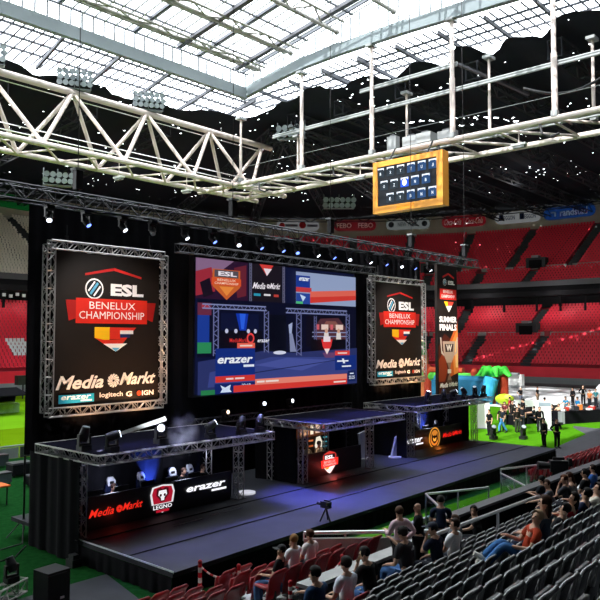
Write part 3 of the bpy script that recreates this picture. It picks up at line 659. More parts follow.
# great hanging truss on the far side
t = thing('pipe_truss', 'large white triangular pipe truss spanning the far side below the glass edge', 'truss', (0, 62, 24))
for y, z, r_ in ((59.7, 24, .27), (64.6, 24, .27)): mb = MB(); mb.tube((-5, y, z), (64, y, z), r_, 'offw', 10); mb.build('bottom_chord', t)
mb = MB(); mb.tube((-5, 62.2, 30.4), (64, 62.2, 30.4), .33, 'offw', 10); mb.build('top_chord', t)
for x in (1.4, 10.1, 18.9, 27.6, 36.3, 45, 53.8, 62.5):
    mb = MB()
    for dx in (-4.37, 4.37):
        for y in (59.7, 64.6):
            if x + dx < 65: mb.tube((x, 62.2, 30.4), (x + dx, y, 24), .2, 'offw', 8)
    mb.build('diagonals', t)
mb = MB()
for i in range(15):
    x = -3 + i * 4.37; mb.tube((x, 59.7, 24), (x + 4.37, 64.6, 24), .12, 'offw', 6); mb.tube((x, 64.6, 24), (x + 2.2, 59.7, 24), .1, 'offw', 6)
mb.tube((-5, 61, 24.9), (62, 61, 24.9), .06, 'chrome', 5); mb.tube((-5, 60.4, 25.3), (62, 60.4, 25.3), .05, 'chrome', 5); mb.tube((-5, 62.2, 29.7), (62, 62.2, 29.7), .05, 'chrome', 5)
mb.build('lacing', t)
# great hanging truss on the goal side with its hanger posts
t = thing('pipe_truss', 'long white double pipe truss crossing from the corner to the right edge, above the scoreboard', 'truss', (55.5, 40, 24))
for x in (55.5, 61.7): mb = MB(); mb.tube((x, 66, 24), (x, 4, 24), .26, 'offw', 10); mb.build('bottom_chord', t)
mb = MB()
for i in range(13): y = 65 - i * 4.7; mb.tube((55.5, y, 24), (61.7, y - 4.7, 24), .13, 'offw', 6); mb.tube((61.7, y, 24), (55.5, y, 24), .1, 'offw', 6)
mb.build('lacing', t)
mb = MB()
for x in (57.2, 57.9): mb.tube((x, 62, 24.3), (x, 6, 24.3), .09, 'lsteel', 6)
for i in range(9): mb.bar((56.8, 58 - i * 6, 24.1), (58.3, 58 - i * 6, 24.1), .1, .1, 'lsteel')
mb.build('cable_rail', t)
for y in (55.8, 45.2, 33.0, 23.6): mb = MB(); mb.path([(55.5, y, 24), (55.3, y - .3, 22.9), (55.5, y - .9, 22.6), (55.6, y - 1.6, 22.8)], .1, 'blackp', 6); mb.build('hanging_cable', t)
for y, x, zt, r_, l in ((58.7, 55.5, 31.6, .16, 'short white post at the corner of the two trusses'), (49.4, 55.5, 34.6, .22, 'white post hanging below the bend of the goal side beam'), (40.3, 55.5, 35, .22, 'white post hanging right above the scoreboard left edge'),
                        (37.6, 57.5, 30.2, .14, 'thin short white post behind the scoreboard'), (31.5, 55.5, 34.9, .25, 'thick white post right above the scoreboard right edge'), (28.7, 57, 31.2, .14, 'short thin white post right of the scoreboard'),
                        (22.3, 55.5, 34.5, .26, 'thick white post near the right edge running up out of view'), (20.3, 58.5, 31.0, .16, 'short white post nearest the right edge'), (54.0, 60, 29.6, .12, 'short post under the far floodlight rack')):
    mb = MB(); mb.tube((x, y, 24.2), (x, y, (24.2 + zt) / 2), r_, 'offw', 8); mb.tube((x, y, (24.2 + zt) / 2), (x, y, zt), r_ * .8, 'offw', 8)
    mb.box((x, y, zt - .1), (1.1, .7, .25), 'lsteel'); mb.box((x, y, 24.4), (.5, .5, .5), 'lsteel')
    tag(mb.build('hanger_post'), l, 'post', 'white posts hanging over the goal side truss')
for z, ya, yb, l in ((28.6, 54, 10, 'long light steel cable tray running level behind the posts'), (30.9, 42, 31.2, 'short light steel cable tray above the long one')):
    mb = MB()
    for dz in (-.12, .12): mb.tube((55.9, ya, z + dz), (55.9, yb, z + dz), .1, 'lsteel', 6)
    mb.bar((56.1, ya, z), (56.1, yb, z), .5, .06, 'lsteel')
    if z > 30: mb.bar((56, yb, z), (64, yb - 3, z - 1.4), .3, .2, 'alud')
    tag(mb.build('cable_tray'), l, 'cable tray', 'cable trays')
mb = MB(); mb.path([(58, 26 - i * 1.0, 28 - .25 * math.sin(i / 8 * PI) * 5) for i in range(9)], .12, 'blackp', 6); tag(mb.build('hanging_cable'), 'thick dark cable sagging below the tray at the right edge', 'cable')
mb = MB(); mb.tube((57, 60, 26.4), (57, 8, 26.4), .03, 'lsteel', 4); tag(mb.build('safety_wire'), 'thin wire stretched above the goal side truss', 'wire')
for i, (y, d) in enumerate(((38.3, (.7, 1.0, 1.3)), (36.2, (1.0, 1.5, .9)), (34.6, (1.2, 1.5, .9)), (32.4, (.9, 1.6, .7)))):
    mb = MB(); mb.box((56.2, y, 24.4 + d[2] / 2), d, 'lsteel'); mb.box((56.2, y, 24.5 + d[2]), (d[0] * .6, d[1] * .5, .2), 'alud')
    tag(mb.build('winch_box'), ('leftmost', 'second', 'third', 'rightmost')[i] + ' grey winch box on the truss above the scoreboard', 'winch', 'winch boxes above the scoreboard')
mb = MB(); mb.bar((45, 6, 32.5), (47.5, 9.5, 27.5), .6, .9, 'standbeige'); tag(mb.build('roof_strut'), 'beige strut at the upper right corner', 'strut')
for i, (x, y, z) in enumerate(((56, 42.1, 22.4), (56, 25.6, 22.6), (48.5, 59.7, 22.3), (25, 59.7, 22.2), (40, 59.7, 22.3))):
    t = thing('hanging_lamp', 'flat white lamp hanging from the ' + ('goal side truss left of the scoreboard', 'goal side truss near the right edge', 'far truss near the corner', 'far truss at the left edge', 'far truss above the left banner')[i], 'lamp', (x, y, z))
    mb = MB(); mb.tube((x, y, z), (x, y, z + 1.5), .05, 'offw', 6); mb.build('stem', t); mb = MB(); mb.box((x, y, z), (.5, 1.3, .16), 'white'); mb.box((x, y, z - .18), (.35, 1, .22), 'lsteel'); mb.build('lamp_head', t)

# floodlight banks
def flood(name, label, c, cols, rows_n, d, rz=0):
    t = thing('floodlight_bank', label, 'floodlight', c, rz, 'floodlight banks')
    mb = MB()
    for r_ in range(rows_n): mb.bar((-cols * d / 2, 0, r_ * d), (cols * d / 2, 0, r_ * d), .08, .08, 'can')
    for q in (-1, 0, 1): mb.bar((q * cols * d / 2.2, 0, -.5), (q * cols * d / 2.2, 0, rows_n * d), .1, .1, 'can')
    mb.box((0, .3, -.45), (cols * d * .9, .7, .12), 'can'); mb.build('rack', t, True)
    for r_ in range(rows_n):
        for q in range(cols):
            mb = MB(); p = V(((q - (cols - 1) / 2) * d + (.1 if r_ % 2 else 0), -.2, r_ * d)); dn = V((0, -.42, -.12))
            mb.tube(p + V((0, .3, .1)), p + dn * .4, d * .26, 'can', 10, d * .5); mb.tube(p + dn * .4, p + dn * .44, d * .47, 'floodglass', 10); mb.build('lamp', t, True)
flood('f', 'floodlight bank on the far truss at the left edge', (27.6, 61.9, 31.2), 6, 3, .56, -.5)
flood('f', 'floodlight bank on the far truss above the left banner', (36.3, 61.9, 31.2), 6, 3, .56, -.5)
flood('f', 'floodlight bank on the far truss between left banner and corner', (45, 61.9, 31.2), 6, 3, .56, -.5)
flood('f', 'floodlight bank on a rack at the roof corner behind the white posts', (60.5, 55.5, 30.2), 5, 2, .75, -1.2)
flood('f', 'dim floodlight bank high behind the left of the lighting truss', (37, 66, 22.4), 5, 2, .6, -.4)
flood('f', 'dim floodlight bank below the far roof left of the scoreboard', (90, 72, 28), 6, 2, .9, -.8)

# scoreboard
t = thing('scoreboard', 'orange framed video scoreboard hanging from the goal side truss', 'scoreboard', (53, 34.7, 17.8))
mb = MB(); X, y0, y1, z0, z1 = 53, 31.1, 38.4, 17.85, 22.6
for a, b in (((X, y0, z0), (X + 1, y1, z0 + .62)), ((X, y0, z1 - .5), (X + 1, y1, z1)), ((X, y0, z0 + .62), (X + 1, y0 + .6, z1 - .5)), ((X, y1 - .5, z0 + .62), (X + 1, y1, z1 - .5))): mb.bx(a, b, 'orange')
fr = mb.build('frame', t)
mb = MB(); mb.bx((X - .04, 34.0, z0 + .1), (X, 35.8, z0 + .5), 'oranged'); mb.build('badge', fr)
mb = MB(); mb.bx((X + .1, y0 + .6, z0 + .62), (X + .9, y1 - .5, z1 - .5), flat('141a24', .6)); fr = mb.build('screen', t)
mb = MB(); f = X + .07
for r_ in range(3):
    for q in range(6):
        yy = y1 - 1.1 - q * 1.1 + (.3, -.1, .35)[r_]; zz = z1 - 1.05 - r_ * 1.2
        if y0 + .9 < yy < y1 - .8:
            hot = (r_ == 1 and q == 2); mb.bx((f, yy - .42, zz - .42), (f + .02, yy + .42, zz + .42), flat('1c50d8' if hot else '16242f' if q < 3 else '143a66', 1.2))
            mb.bx((f - .02, yy - .38, zz + .3), (f, yy + .38, zz + .42), flat('e8f0ff', 1.0)); mb.bx((f - .02, yy - .3, zz + .22), (f, yy - .38, zz + .34), flat('e8f0ff', 1)); mb.bx((f - .02, yy + .3, zz + .22), (f, yy + .38, zz + .34), flat('e8f0ff', 1))
            if hot: mb.ball((f - .02, yy, zz - .02), (.03, .24, .3), flat('ffffff', 1.6))
            else: mb.text('8XYYUJOZBNBJIEYBNN'[r_ * 6 + q], (f - .02, yy, zz - .1), (0, -1, 0), (0, 0, 1), .17, .28, flat('dfe8f4', 1.2), .02)
mb.build('picture', fr)
mb = MB()
for y in (33, 37): mb.tube((X + .5, y, z1), (X + 1.6, y, 24), .08, 'blackm')
mb.build('hangers', t)

# ------------------------------------------------------------------ near stand and its seats
mb = MB()
for k in range(-4, 10):
    Y, zt = row(k); zf = zt - .82
    x0 = 4 if k < 9 else 14.2
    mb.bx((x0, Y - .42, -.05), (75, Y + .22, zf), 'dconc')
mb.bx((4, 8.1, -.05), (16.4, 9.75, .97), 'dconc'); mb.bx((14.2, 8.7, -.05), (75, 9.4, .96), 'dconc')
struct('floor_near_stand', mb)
mb = MB(); mb.bx((16.4, 9.4, 0), (75, 9.62, 1.9), 'black'); mb.bx((16.3, 9.34, 1.9), (75, 9.68, 1.97), 'alud'); struct('wall_near_stand_front', mb)
mb = MB(); mb.bx((11.2, 9.78, 0), (15.6, 10.05, 1.36), 'dconc'); mb.bx((11.2, 9.72, 1.36), (15.6, 10.12, 1.44), 'conc_l'); struct('wall_walkway_ledge', mb)
mb = MB()
for i, (Y, zt) in enumerate(S_RED_ROWS):
    zf = zt - .82; xe = 13.9 + (12.2 - Y) - .05
    mb.bx((6, Y - .45, .02), (xe, Y + .22, zf), 'conc_l'); mb.bx((25.2, Y - .45, .02), (75, Y + .22, zf + .3), 'conc_l')
mb.bx((6, 12.27, .015), (13.7, 12.9, .3), 'conc_l'); mb.bx((25.2, 12.27, .015), (75, 12.8, .3), 'conc_l')
struct('floor_red_block', mb)
mb = MB(); q = V((1, -1, 0)).normalized(); nn = V((q.y, -q.x, 0))
a = V((13.9, 12.3, .02)); b = V((16.15, 10.05, .02)); mb.prism([a, b, b + V((0, 0, 1.38)), a + V((0, 0, 1.38))], nn * .12, 'wallwhite'); mb.bar(a + V((0, 0, 1.2)), b + V((0, 0, 1.2)), .17, .05, 'dark')
struct('wall_white_diagonal', mb)
mb = MB(); mb.tube(a + V((0, 0, 1.5)), b + V((0, 0, 1.5)), .05, 'chrome', 8); mb.tube(b + V((0, 0, 1.5)), b + V((.35, -.2, 1.5)), .05, 'chrome', 8)
for i in range(4): c = a.lerp(b, i / 3); mb.tube(c + V((0, 0, 1.3)), c + V((0, 0, 1.5)), .025, 'chrome', 6)
tag(mb.build('handrail'), 'long pale rail on top of the white diagonal wall by the red seats', 'handrail')
mb = MB(); mb.bx((6, 12.9, .01), (25, 13.0, .34), 'black'); struct('trim_red_block_front', mb)

def seat_back(m):
    mb = MB(); nx, nz = 8, 6; vs = []; fs = []
    for side in (0, 1):
        for j in range(nz + 1):
            v = j / nz
            for i in range(nx + 1):
                u = i / nx * 2 - 1; top = .86 - .06 * abs(u) ** 6
                z = .22 + (top - .22) * v; w_ = .243 * (1 - .04 * (1 - v) ** 2)
                y = .035 * abs(u) ** 2 - .14 * u * .24 * 0 - .16 * (v - .5) - .05 * max(0, .3 - v) - (.035 if side else 0) * (.6 + .4 * v) - .06 * max(0, v - .82) / .18
                vs.append((u * w_, y, z))
    N = (nx + 1) * (nz + 1)
    for j in range(nz):
        for i in range(nx):
            q = (j * (nx + 1) + i, j * (nx + 1) + i + 1, (j + 1) * (nx + 1) + i + 1, (j + 1) * (nx + 1) + i)
            fs.append(q[::-1]); fs.append(tuple(k + N for k in q))
    rim = [i for i in range(nx + 1)] + [(j + 1) * (nx + 1) - 1 for j in range(1, nz + 1)] + [nz * (nx + 1) + i for i in range(nx - 1, -1, -1)] + [j * (nx + 1) for j in range(nz - 1, 0, -1)]
    for k in range(len(rim)): p, r_ = rim[k], rim[(k + 1) % len(rim)]; fs.append((p, r_, r_ + N, p + N))
    return mb.add(vs, fs, m, True)
def seat_pan(m, up):
    mb = MB(); vs = []; fs = []
    for s in (0, 1):
        for j in range(5):
            for i in range(6):
                u = i / 5 * 2 - 1; v = j / 4; w_ = .225 * (1 - .12 * v * v); t = .05 * s
                if up: vs.append((u * w_, .1 + t, .42 + v * .25))
                else: vs.append((u * w_, .06 + v * .38, .43 + t + .02 * v - .03 * (1 - u * u)))
    for j in range(4):
        for i in range(5): q = (j * 6 + i, j * 6 + i + 1, j * 6 + i + 7, j * 6 + i + 6); fs += [q, tuple(k + 30 for k in q[::-1])]
    rim = list(range(6)) + [11, 17, 23, 29] + [28, 27, 26, 25, 24] + [18, 12, 6]
    for k in range(len(rim)): p, r_ = rim[k], rim[(k + 1) % len(rim)]; fs.append((p, p + 30, r_ + 30, r_))
    return mb.add(vs, fs, m, True)
def make_seat(m, label, up, group):
    t = thing('stadium_seat', label, 'seat', group=group)
    bk = seat_back(m).build('backrest', t, True); mb = MB(); ps = []
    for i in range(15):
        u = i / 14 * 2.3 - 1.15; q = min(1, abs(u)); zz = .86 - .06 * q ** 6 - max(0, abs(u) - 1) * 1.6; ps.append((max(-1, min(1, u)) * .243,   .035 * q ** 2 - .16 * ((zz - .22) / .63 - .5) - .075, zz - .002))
    if m == 'grey': mb.path(ps, .015, 'rim', 6); mb.build('rim_highlight', bk, True)  # pale tube along the top edge, a painted highlight
    seat_pan(m, up).build('seat', t, True)
    mb = MB(); mb.bar((0, .08, 0), (0, .06, .44), .06, .1, 'bracket'); mb.bar((-.22, .07, .42), (.22, .07, .42), .06, .06, 'bracket'); mb.box((0, .08, .01), (.3, .16, .02), 'bracket'); mb.build('bracket', t, True)
    return t
GG, GR, GL, GF = 'empty grey seats of the near stand', 'red seats beside the stage', 'dark red seats at the left end of the near stand', 'red seats beyond the glass'
P = {(m, u, g): make_seat(m, l, u, g) for m, u, g, l in (
    ('grey', True, GG, 'empty dark grey stadium seat in the near stand, seen from behind'), ('grey', False, 'grey seats with people in them', 'dark grey stadium seat with a person in it in the near stand'),
    ('red', True, GR, 'empty red tip-up stadium seat between the stage and the walkway'), ('red', False, 'red seats with people in them', 'red stadium seat with a person in it'),
    ('red', True, GL, 'red stadium seat at the left end of the front grey rows'), ('red', True, GF, 'small bright red seat in the block beyond the glass fence'))}
def put(key, x, y, z): dup(P[key], P[key]['label'], (x, y, z), .06, key[2])
def occ(Y, x): return any(abs(Y - a) < .05 and abs(x - b) < .27 for a, b in SEATED)
for k in range(-2, 10):
    Y, zt = row(k); zf = zt - .82
    x = 5.25 + (k % 2) * .2 if k < 9 else 14.45
    while x < 34:
        if seen((x, Y, zt - .1), 14):
            red = k in (7, 8) and x < 9.9
            if k == 8 and 13.1 < x < 13.9: pass
            elif occ(Y, x): put(('red' if red else 'grey', False, 'red seats with people in them' if red else 'grey seats with people in them'), x, Y, zf)
            else: put(('red', True, GL) if red else ('grey', True, GG), x, Y, zf)
        x += .5
for i, (Y, zt) in enumerate(S_RED_ROWS + [(12.55, 1.08)]):
    zf = zt - .82 if i < 3 else .3
    for x0, x1, g in ((8.0, 10.35, GR), (11.45 - (i == 0) * .2, 13.9 + 12.2 - Y - .3 if i < 3 else 12.4, GR), (26.2 + .5 * i, 52, GF)):
        x = x0
        while x < x1:
            if i == 3 and g == GF: break
            if seen((x, Y, zt - .1), 10): put(('red', False, 'red seats with people in them') if occ(Y, x) else ('red', True, g), x, Y, zf + (.3 if g == GF else 0))
            x += .5 if g == GR else .52

# rails, glass and barrier posts
def rail(pts, r, label, posts=(), cat='handrail', name='handrail'):
    t = thing(name, label, cat, pts[0]); mb = MB(); mb.path(pts, r, 'chrome', 8)
    for p in pts[1:-1]: mb.ball(p, r, 'chrome', 8, 5)
    mb.build('rail', t)
    for a, b in posts: mb = MB(); mb.tube(a, b, r * .9, 'chrome', 8); mb.build('post', t)
rail([(13.7, 8.3, 2.25), (19.0, 8.3, 2.2), (19.35, 8.3, 2.1), (19.4, 8.3, 1.2)], .045, 'long bright handrail curving down to a post in front of the balding orange shirted person', [((13.8, 8.3, .97), (13.8, 8.3, 2.25)), ((16.6, 8.3, .97), (16.6, 8.3, 2.2))])
rail([(21.7, 8.3, 1.15), (21.8, 8.3, 1.95), (22.1, 8.3, 2.03), (29, 8.3, 2.0)], .045, 'bright handrail starting from a post at the right edge of the picture', [((25, 8.3, .97), (25, 8.3, 2.0)), ((29, 8.3, .97), (29, 8.3, 2.0))])
def glass_fence(a, b, z, h, label):
    a, b = V(a), V(b); d = (b - a).normalized(); t = thing('glass_balustrade', label, 'balustrade', (a.x, a.y, z)); up = V((0, 0, h)); n_ = V((d.y, -d.x, 0)) * .02
    a.z = b.z = z; k = max(1, round((b - a).length / 1.4))
    for i in range(k):
        p, q_ = a.lerp(b, (i + .03) / k), a.lerp(b, (i + .97) / k); mb = MB(); mb.prism([p + up * .08, q_ + up * .08, q_ + up * .98, p + up * .98], n_, 'glass'); mb.build('pane', t)
    mb = MB(); mb.tube(a + up, b + up, .035, 'chrome', 8); mb.build('rail', t)
    for i in range(k + 1): p = a.lerp(b, i / k); mb = MB(); mb.tube(p, p + up, .025, 'chrome', 6); mb.build('post', t)
glass_fence((19.4, 12.1, 0), (21.6, 11.1, 0), .4, 1.25, 'glass balustrade beside the navy shirt, with a pale top rail')
glass_fence((19.4, 12.1, 0), (17.3, 10.0, 0), .4, 1.25, 'glass balustrade running back from the corner post to the dark wall')
glass_fence((24.9, 12.3, 0), (27.3, 11.4, 0), .4, 1.25, 'glass balustrade below the end of the stage, by the video camera')
glass_fence((24.9, 12.3, 0), (23.1, 10.4, 0), .4, 1.1, 'glass balustrade along the steps down to the green floor')
rail([(23.2, 10.2, .5), (22.6, 10.9, 1.55), (23.1, 10.9, 1.3), (24.2, 11.9, .6)], .035, 'short bent stair rail in the gap between the two glass balustrades')
mb = MB(); mb.bx((18.2, 10.5, .06), (24, 10.9, .5), 'conc_l'); mb.bx((20.3, 12.3, .06), (24.6, 12.7, .32), 'conc_l')
for i in range(4): mb.bx((19.0 + i * .35, 12.5 + i * .38, .06), (23.6, 12.62 + i * .38, .16 + .05 * (i % 2)), 'conc_l')
struct('trim_vomitory_kerb', mb)
mb = MB(); mb.prism([(26, 9.9, .3), (38, 10.1, .3), (38, 10.9, .95), (26, 10.7, .95)], (0, 0, .06), 'conc_l'); struct('floor_pale_ramp', mb)
t = thing('lattice_rail', 'silver lattice rail running along the front of the far red seats', 'handrail', (26.5, 10.95, .4))
for z in (1.45, 1.1, .75): mb = MB(); mb.tube((26.5, 10.95, z), (42, 11.0, z), .035, 'chrome', 6); mb.build('rail', t)
for i in range(12): mb = MB(); mb.tube((26.5 + i * 1.4, 10.95, .3), (26.5 + i * 1.4, 10.95, 1.45), .025, 'chrome', 6); mb.build('post', t)
def stripe_post(x, y, z, h, label):
    t = thing('barrier_post', label, 'barrier post', (x, y, z), group='red and white barrier posts')
    for i in range(9):
        mb = MB(); mb.tube((x, y, z + h * i / 9), (x, y, z + h * (i + 1) / 9), .045, flat('c01824') if i % 2 == 0 else flat('e8e4e0'), 10); mb.build('stripe', t)
    mb = MB(); mb.ball((x, y, z + h), .055, flat('a01420')); mb.build('cap', t); mb = MB(); mb.tube((x, y, z), (x, y, z + .03), .16, 'blackp', 12); mb.build('foot', t)
    return V((x, y, z + h - .08))
pA = stripe_post(10.95, 12.88, .3, 1.05, 'red and white post left of the gap in the red seats, nearest the stage corner')
pB = stripe_post(11.72, 12.4, .3, .88, 'red and white post at the edge of the first red seats, right of the gap')
pC = stripe_post(11.1, 10.2, .73, .72, 'red and white post before the jeans in the red seats')
pD = stripe_post(12.85, 10.22, .73, .85, 'red and white post by the pale ledge, rightmost of the four')
for a, b, l in ((pA, pB, 'red and white chain between the two posts nearest the stage corner'), (pC, pD, 'red and white chain between the two posts by the pale ledge')):
    mb = MB(); n = 12; ps = [a.lerp(b, i / n) + V((0, 0, -.9 * (i / n) * (1 - i / n))) for i in range(n + 1)]
    for i in range(n): mb.tube(ps[i], ps[i + 1], .022, flat('c83840') if i % 2 else flat('e8dcd8'), 6)
    tag(mb.build('barrier_chain'), l, 'chain')

# ------------------------------------------------------------------ stage
HS = .65
FY = lambda x: 14.45 + (x - 11.4) * .92 / 26.1
t = thing('stage', 'long dark stage platform with black skirt and pale edge strip', 'stage', (24, 18, 0))
mb = MB(); mb.prism([(11.4, FY(11.4), HS - .12), (37.5, FY(37.5), HS - .12), (37.6, 23.4, HS - .12), (11.4, 22.9, HS - .12)], (0, 0, .12), 'deck'); mb.build('deck', t)
def skirt(a, b):                                             # hanging pleated cloth
    a, b = V((*a, 0)), V((*b, 0)); d = b - a; L = d.length; d.normalize(); n_ = V((d.y, -d.x, 0)); k = int(L / .12); vs = []; fs = []
    for i in range(k + 1):
        p = a + d * (L * i / k); o = n_ * (.02 + .03 * math.sin(i * 1.9) + .015 * math.sin(i * .7)); vs += [p + o + V((0, 0, .02)), p + n_ * .01 + V((0, 0, HS - .12))]
    for i in range(k): fs.append((2 * i, 2 * i + 2, 2 * i + 3, 2 * i + 1))
    mb = MB(); mb.add(vs, fs, 'black', True); mb.build('skirt', t)
skirt((11.38, 19), (11.38, FY(11.4))); skirt((11.38, FY(11.4) - .01), (37.5, FY(37.5) - .01)); skirt((37.52, FY(37.5)), (37.62, 23.2))
mb = MB(); mb.bar((11.42, FY(11.4), HS + .006), (11.42, 18.9, HS + .006), .012, .07, 'edge'); mb.build('edge_strip', t)
for y0, y1 in ((16.42, 16.9), (18.5, 18.9)): mb = MB(); mb.bar((11.5, y0, HS + .003), (37.4, y1, HS + .003), .006, .06, 'seam'); mb.build('deck_seam', t)
for xa, xb, y in ((14.2, 15.4, 18.0), (15.9, 17.3, 18.15), (23.4, 24.7, 18.9), (32.6, 34, 19.7)): mb = MB(); mb.bar((xa, y, HS + .004), (xb, y + .03, HS + .004), .006, .04, flat('a8a8b0')); mb.build('tape_mark', t)

def pleats(mb, a, b, z0, z1, amp=.04, step=.16):
    a, b = V((*a, 0)), V((*b, 0)); d = b - a; L = d.length; d.normalize(); n_ = V((d.y, -d.x, 0)); k = max(2, int(L / step)); vs = []; fs = []
    for i in range(k + 1):
        o = n_ * (amp * math.sin(i * 1.7) + amp * .5 * math.sin(i * .63)); p = a + d * (L * i / k) + o; vs += [p + V((0, 0, z0)), p + V((0, 0, z1))]
    for s in (0, 1):
        o = len(mb.v); mb.add([v + n_ * (.02 * s) for v in vs], [(2 * i, 2 * i + 2, 2 * i + 3, 2 * i + 1) for i in range(k)], 'black', True)
t = thing('stage_backdrop', 'huge black drape hanging behind banners and screen, left edge over the grass', 'drape', (24, 23.3, 2.5))
mb = MB(); pleats(mb, (11.98, 23.25), (36.85, 23.25), 2.55, 11.2); mb.build('upper_drape', t)
mb = MB(); pleats(mb, (12.3, 23.4), (36.95, 23.5), 0, 3.0); mb.build('lower_drape', t)
mb = MB(); mb.truss((12.3, 23.5, 11.0), (36.8, 23.5, 11.0), .3, .3, 'alud', .025, .3); mb.build('top_truss', t)
mb = MB()
for x in (13.2, 20, 30, 36.6): mb.truss((x, 23.6, 0), (x, 23.6, 11), .3, .3, 'alud', .025, .4)
mb.build('tower_trusses', t)

# banners
def E3(o, u, w_, h_): return o
class Print:                                                 # flat artwork laid on a vertical panel facing the audience
    def __init__(s, x0, x1, z0, z1, y): s.mb = MB(); s.x0, s.w, s.z1, s.h, s.y, s.k = x0, x1 - x0, z1, z1 - z0, y, 0
    def p(s, u, v): return V((s.x0 + u * s.w, s.y - .004 - s.k * .0015, s.z1 - v * s.h))
    def poly(s, pts, c, e=0): s.k += 1; s.mb.poly([s.p(*q) for q in pts], flat(c, e) if isinstance(c, str) and len(c) == 6 else c); return s
    def rect(s, u0, v0, u1, v1, c, e=0): return s.poly([(u0, v1), (u1, v1), (u1, v0), (u0, v0)], c, e)
    def disc(s, u, v, r, c, e=0, n=20): return s.poly([(u + r * math.cos(2 * PI * i / n), v + r * s.w / s.h * math.sin(-2 * PI * i / n) * -1) for i in range(n)][::-1], c, e)
    def text(s, st, u, v, w_, h_, c, e=0, bold=.02, shear=0): s.k += 1; s.mb.text(st, s.p(u, v), (1, 0, 0), (0, 0, 1), w_ * s.w, h_ * s.h, flat(c, e), bold, shear); return s
def swirl(P_, u, v, r, c, e=0):
    for i in range(12):
        a = 2 * PI * i / 12; q = P_.w / P_.h
        f = lambda rr, aa: (u + rr * math.cos(aa), v + rr * q * math.sin(aa))
        P_.poly([f(r * .15, a), f(r * .65, a + .55), f(r, a + .95), f(r, a + 1.3), f(r * .6, a + .95), f(r * .18, a + .45)][::-1], c, e)
def wordmark(P_, u, v, w_, h_, c, e=0, bw=.03):                       # slanted two-word mark with a swirl between
    P_.text('Media', u - w_ * .275, v + h_ * .05, w_ * .46, h_, c, e, bw, .4); P_.text('Markt', u + w_ * .32, v - h_ * .05, w_ * .38, h_ * .95, c, e, bw, .4); swirl(P_, u + w_ * .045, v + h_ * .05, w_ * .062, c, e)
def esl_head(P_, u, v, w_, c='ece8e4'):                       # striped roundel and three bold letters
    r = w_ * .15; P_.disc(u - w_ * .33, v, r, c); P_.disc(u - w_ * .33, v, r * .86, '14181c'); q = P_.w / P_.h; cx_ = u - w_ * .33
    for k, (o, t_, col) in enumerate(((-.45, .2, 'ece8e4'), (-.05, .3, '58a8c8'), (.42, .2, 'ece8e4'))):
        L = math.sqrt(max(.02, .72 - o * o)); pts = []
        for sx, sy in ((-1, -1), (1, -1), (1, 1), (-1, 1)):
            a_, b_ = sx * L * .95, o + sy * t_ * .5; pts.append((cx_ + r * .85 * (a_ * .6 - b_ * -.8), v - r * .85 * q * (a_ * .8 - b_ * .6)))
        P_.poly(pts, col)
    P_.text('ESL', u + w_ * .23, v, w_ * .58, w_ * .15 * P_.w / P_.h * 1.2, c, 0, .05)
def banner(x0, x1, z0, z1, y, label):
    t = thing('truss_banner', label, 'banner', ((x0 + x1) / 2, y, z0)); w_ = .3
    mb = MB()
    for a, b in (((x0 + .15, y, z0 + .15), (x1 - .15, y, z0 + .15)), ((x0 + .15, y, z1 - .15), (x1 - .15, y, z1 - .15)), ((x0 + .15, y, z0 + .15), (x0 + .15, y, z1 - .15)), ((x1 - .15, y, z0 + .15), (x1 - .15, y, z1 - .15))): mb.truss(a, b, w_, w_, 'alu', .03, .3, .018)
    mb.build('truss_frame', t)
    mb = MB(); mb.bx((x0 + .32, y - .03, z0 + .32), (x1 - .32, y + .03, z1 - .32), 'bannerprint'); bc = mb.build('banner_cloth', t)
    P_ = Print(x0 + .32, x1 - .32, z0 + .32, z1 - .32, y - .035)
    P_.poly([(.27, .135), (.54, .085), (.54, .105), (.27, .15)][::-1], 'a02020').poly([(.54, .085), (.81, .135), (.81, .15), (.54, .105)][::-1], 'c02824')
    esl_head(P_, .54, .235, .56)
    P_.poly([(.1, .315), (.2, .315), (.2, .43), (.13, .45)][::-1], 'a81c18').poly([(.86, .315), (.96, .315), (.93, .45), (.86, .43)][::-1], 'a81c18')
    P_.rect(.19, .3, .87, .465, 'd82a1c')
    P_.text('BENELUX', .53, .345, .44, .048, 'f0ece8', 0, .0).text('CHAMPIONSHIP', .53, .41, .62, .05, 'f0ece8', 0, .0)
    P_.poly([(.36, .49), (.5, .49), (.5, .59)  , (.36, .56)][::-1], 'f0b818').poly([(.5, .49), (.76, .49), (.66, .57), (.5, .57)][::-1], 'd83020').rect(.6, .51, .73, .535, 'f0ece8').rect(.6, .535, .7, .56, '1c2c60')
    P_.poly([(.36, .56), (.45, .575), (.66, .57), (.56, .655)][::-1], 'd83020').poly([(.44, .6), (.67, .6), (.56, .655)][::-1], 'f0ece8').poly([(.52, .628), (.6, .628), (.56, .655)][::-1], '60b0d8')
    wordmark(P_, .5, .845, .9, .088, 'f0ece8')
    P_.rect(.05, .925, .36, .98, '1c9cc8').text('erazer', .2, .945, .26, .025, 'e8f4f8', 0, .02, .3).rect(.24, .962, .34, .972, 'e8f4f8')
    P_.text('logitech', .52, .945, .22, .042, 'f0ece8').text('G', .69, .945, .06, .036, 'f0ece8', 0, .03).text('IGN', .88, .945, .12, .034, 'f0ece8', 0, .03).disc(.79, .945, .022, 'd04020')
    P_.mb.build('artwork', bc)
    mb = MB()
    for x in (x0 + .8, x1 - .8): mb.tube((x, y, z1), (x, y, 10.5), .02, 'blackm', 5); mb.box((x, y, z1 + .1), (.1, .1, .25), 'blackm')
    mb.build('hanging_chains', t)
banner(12.45, 17.6, 3.78, 9.9, 22.95, 'large dark banner in a truss frame on the left of the screen')
banner(31.3, 36.72, 3.95, 9.9, 22.95, 'dark banner in a truss frame on the right of the screen')

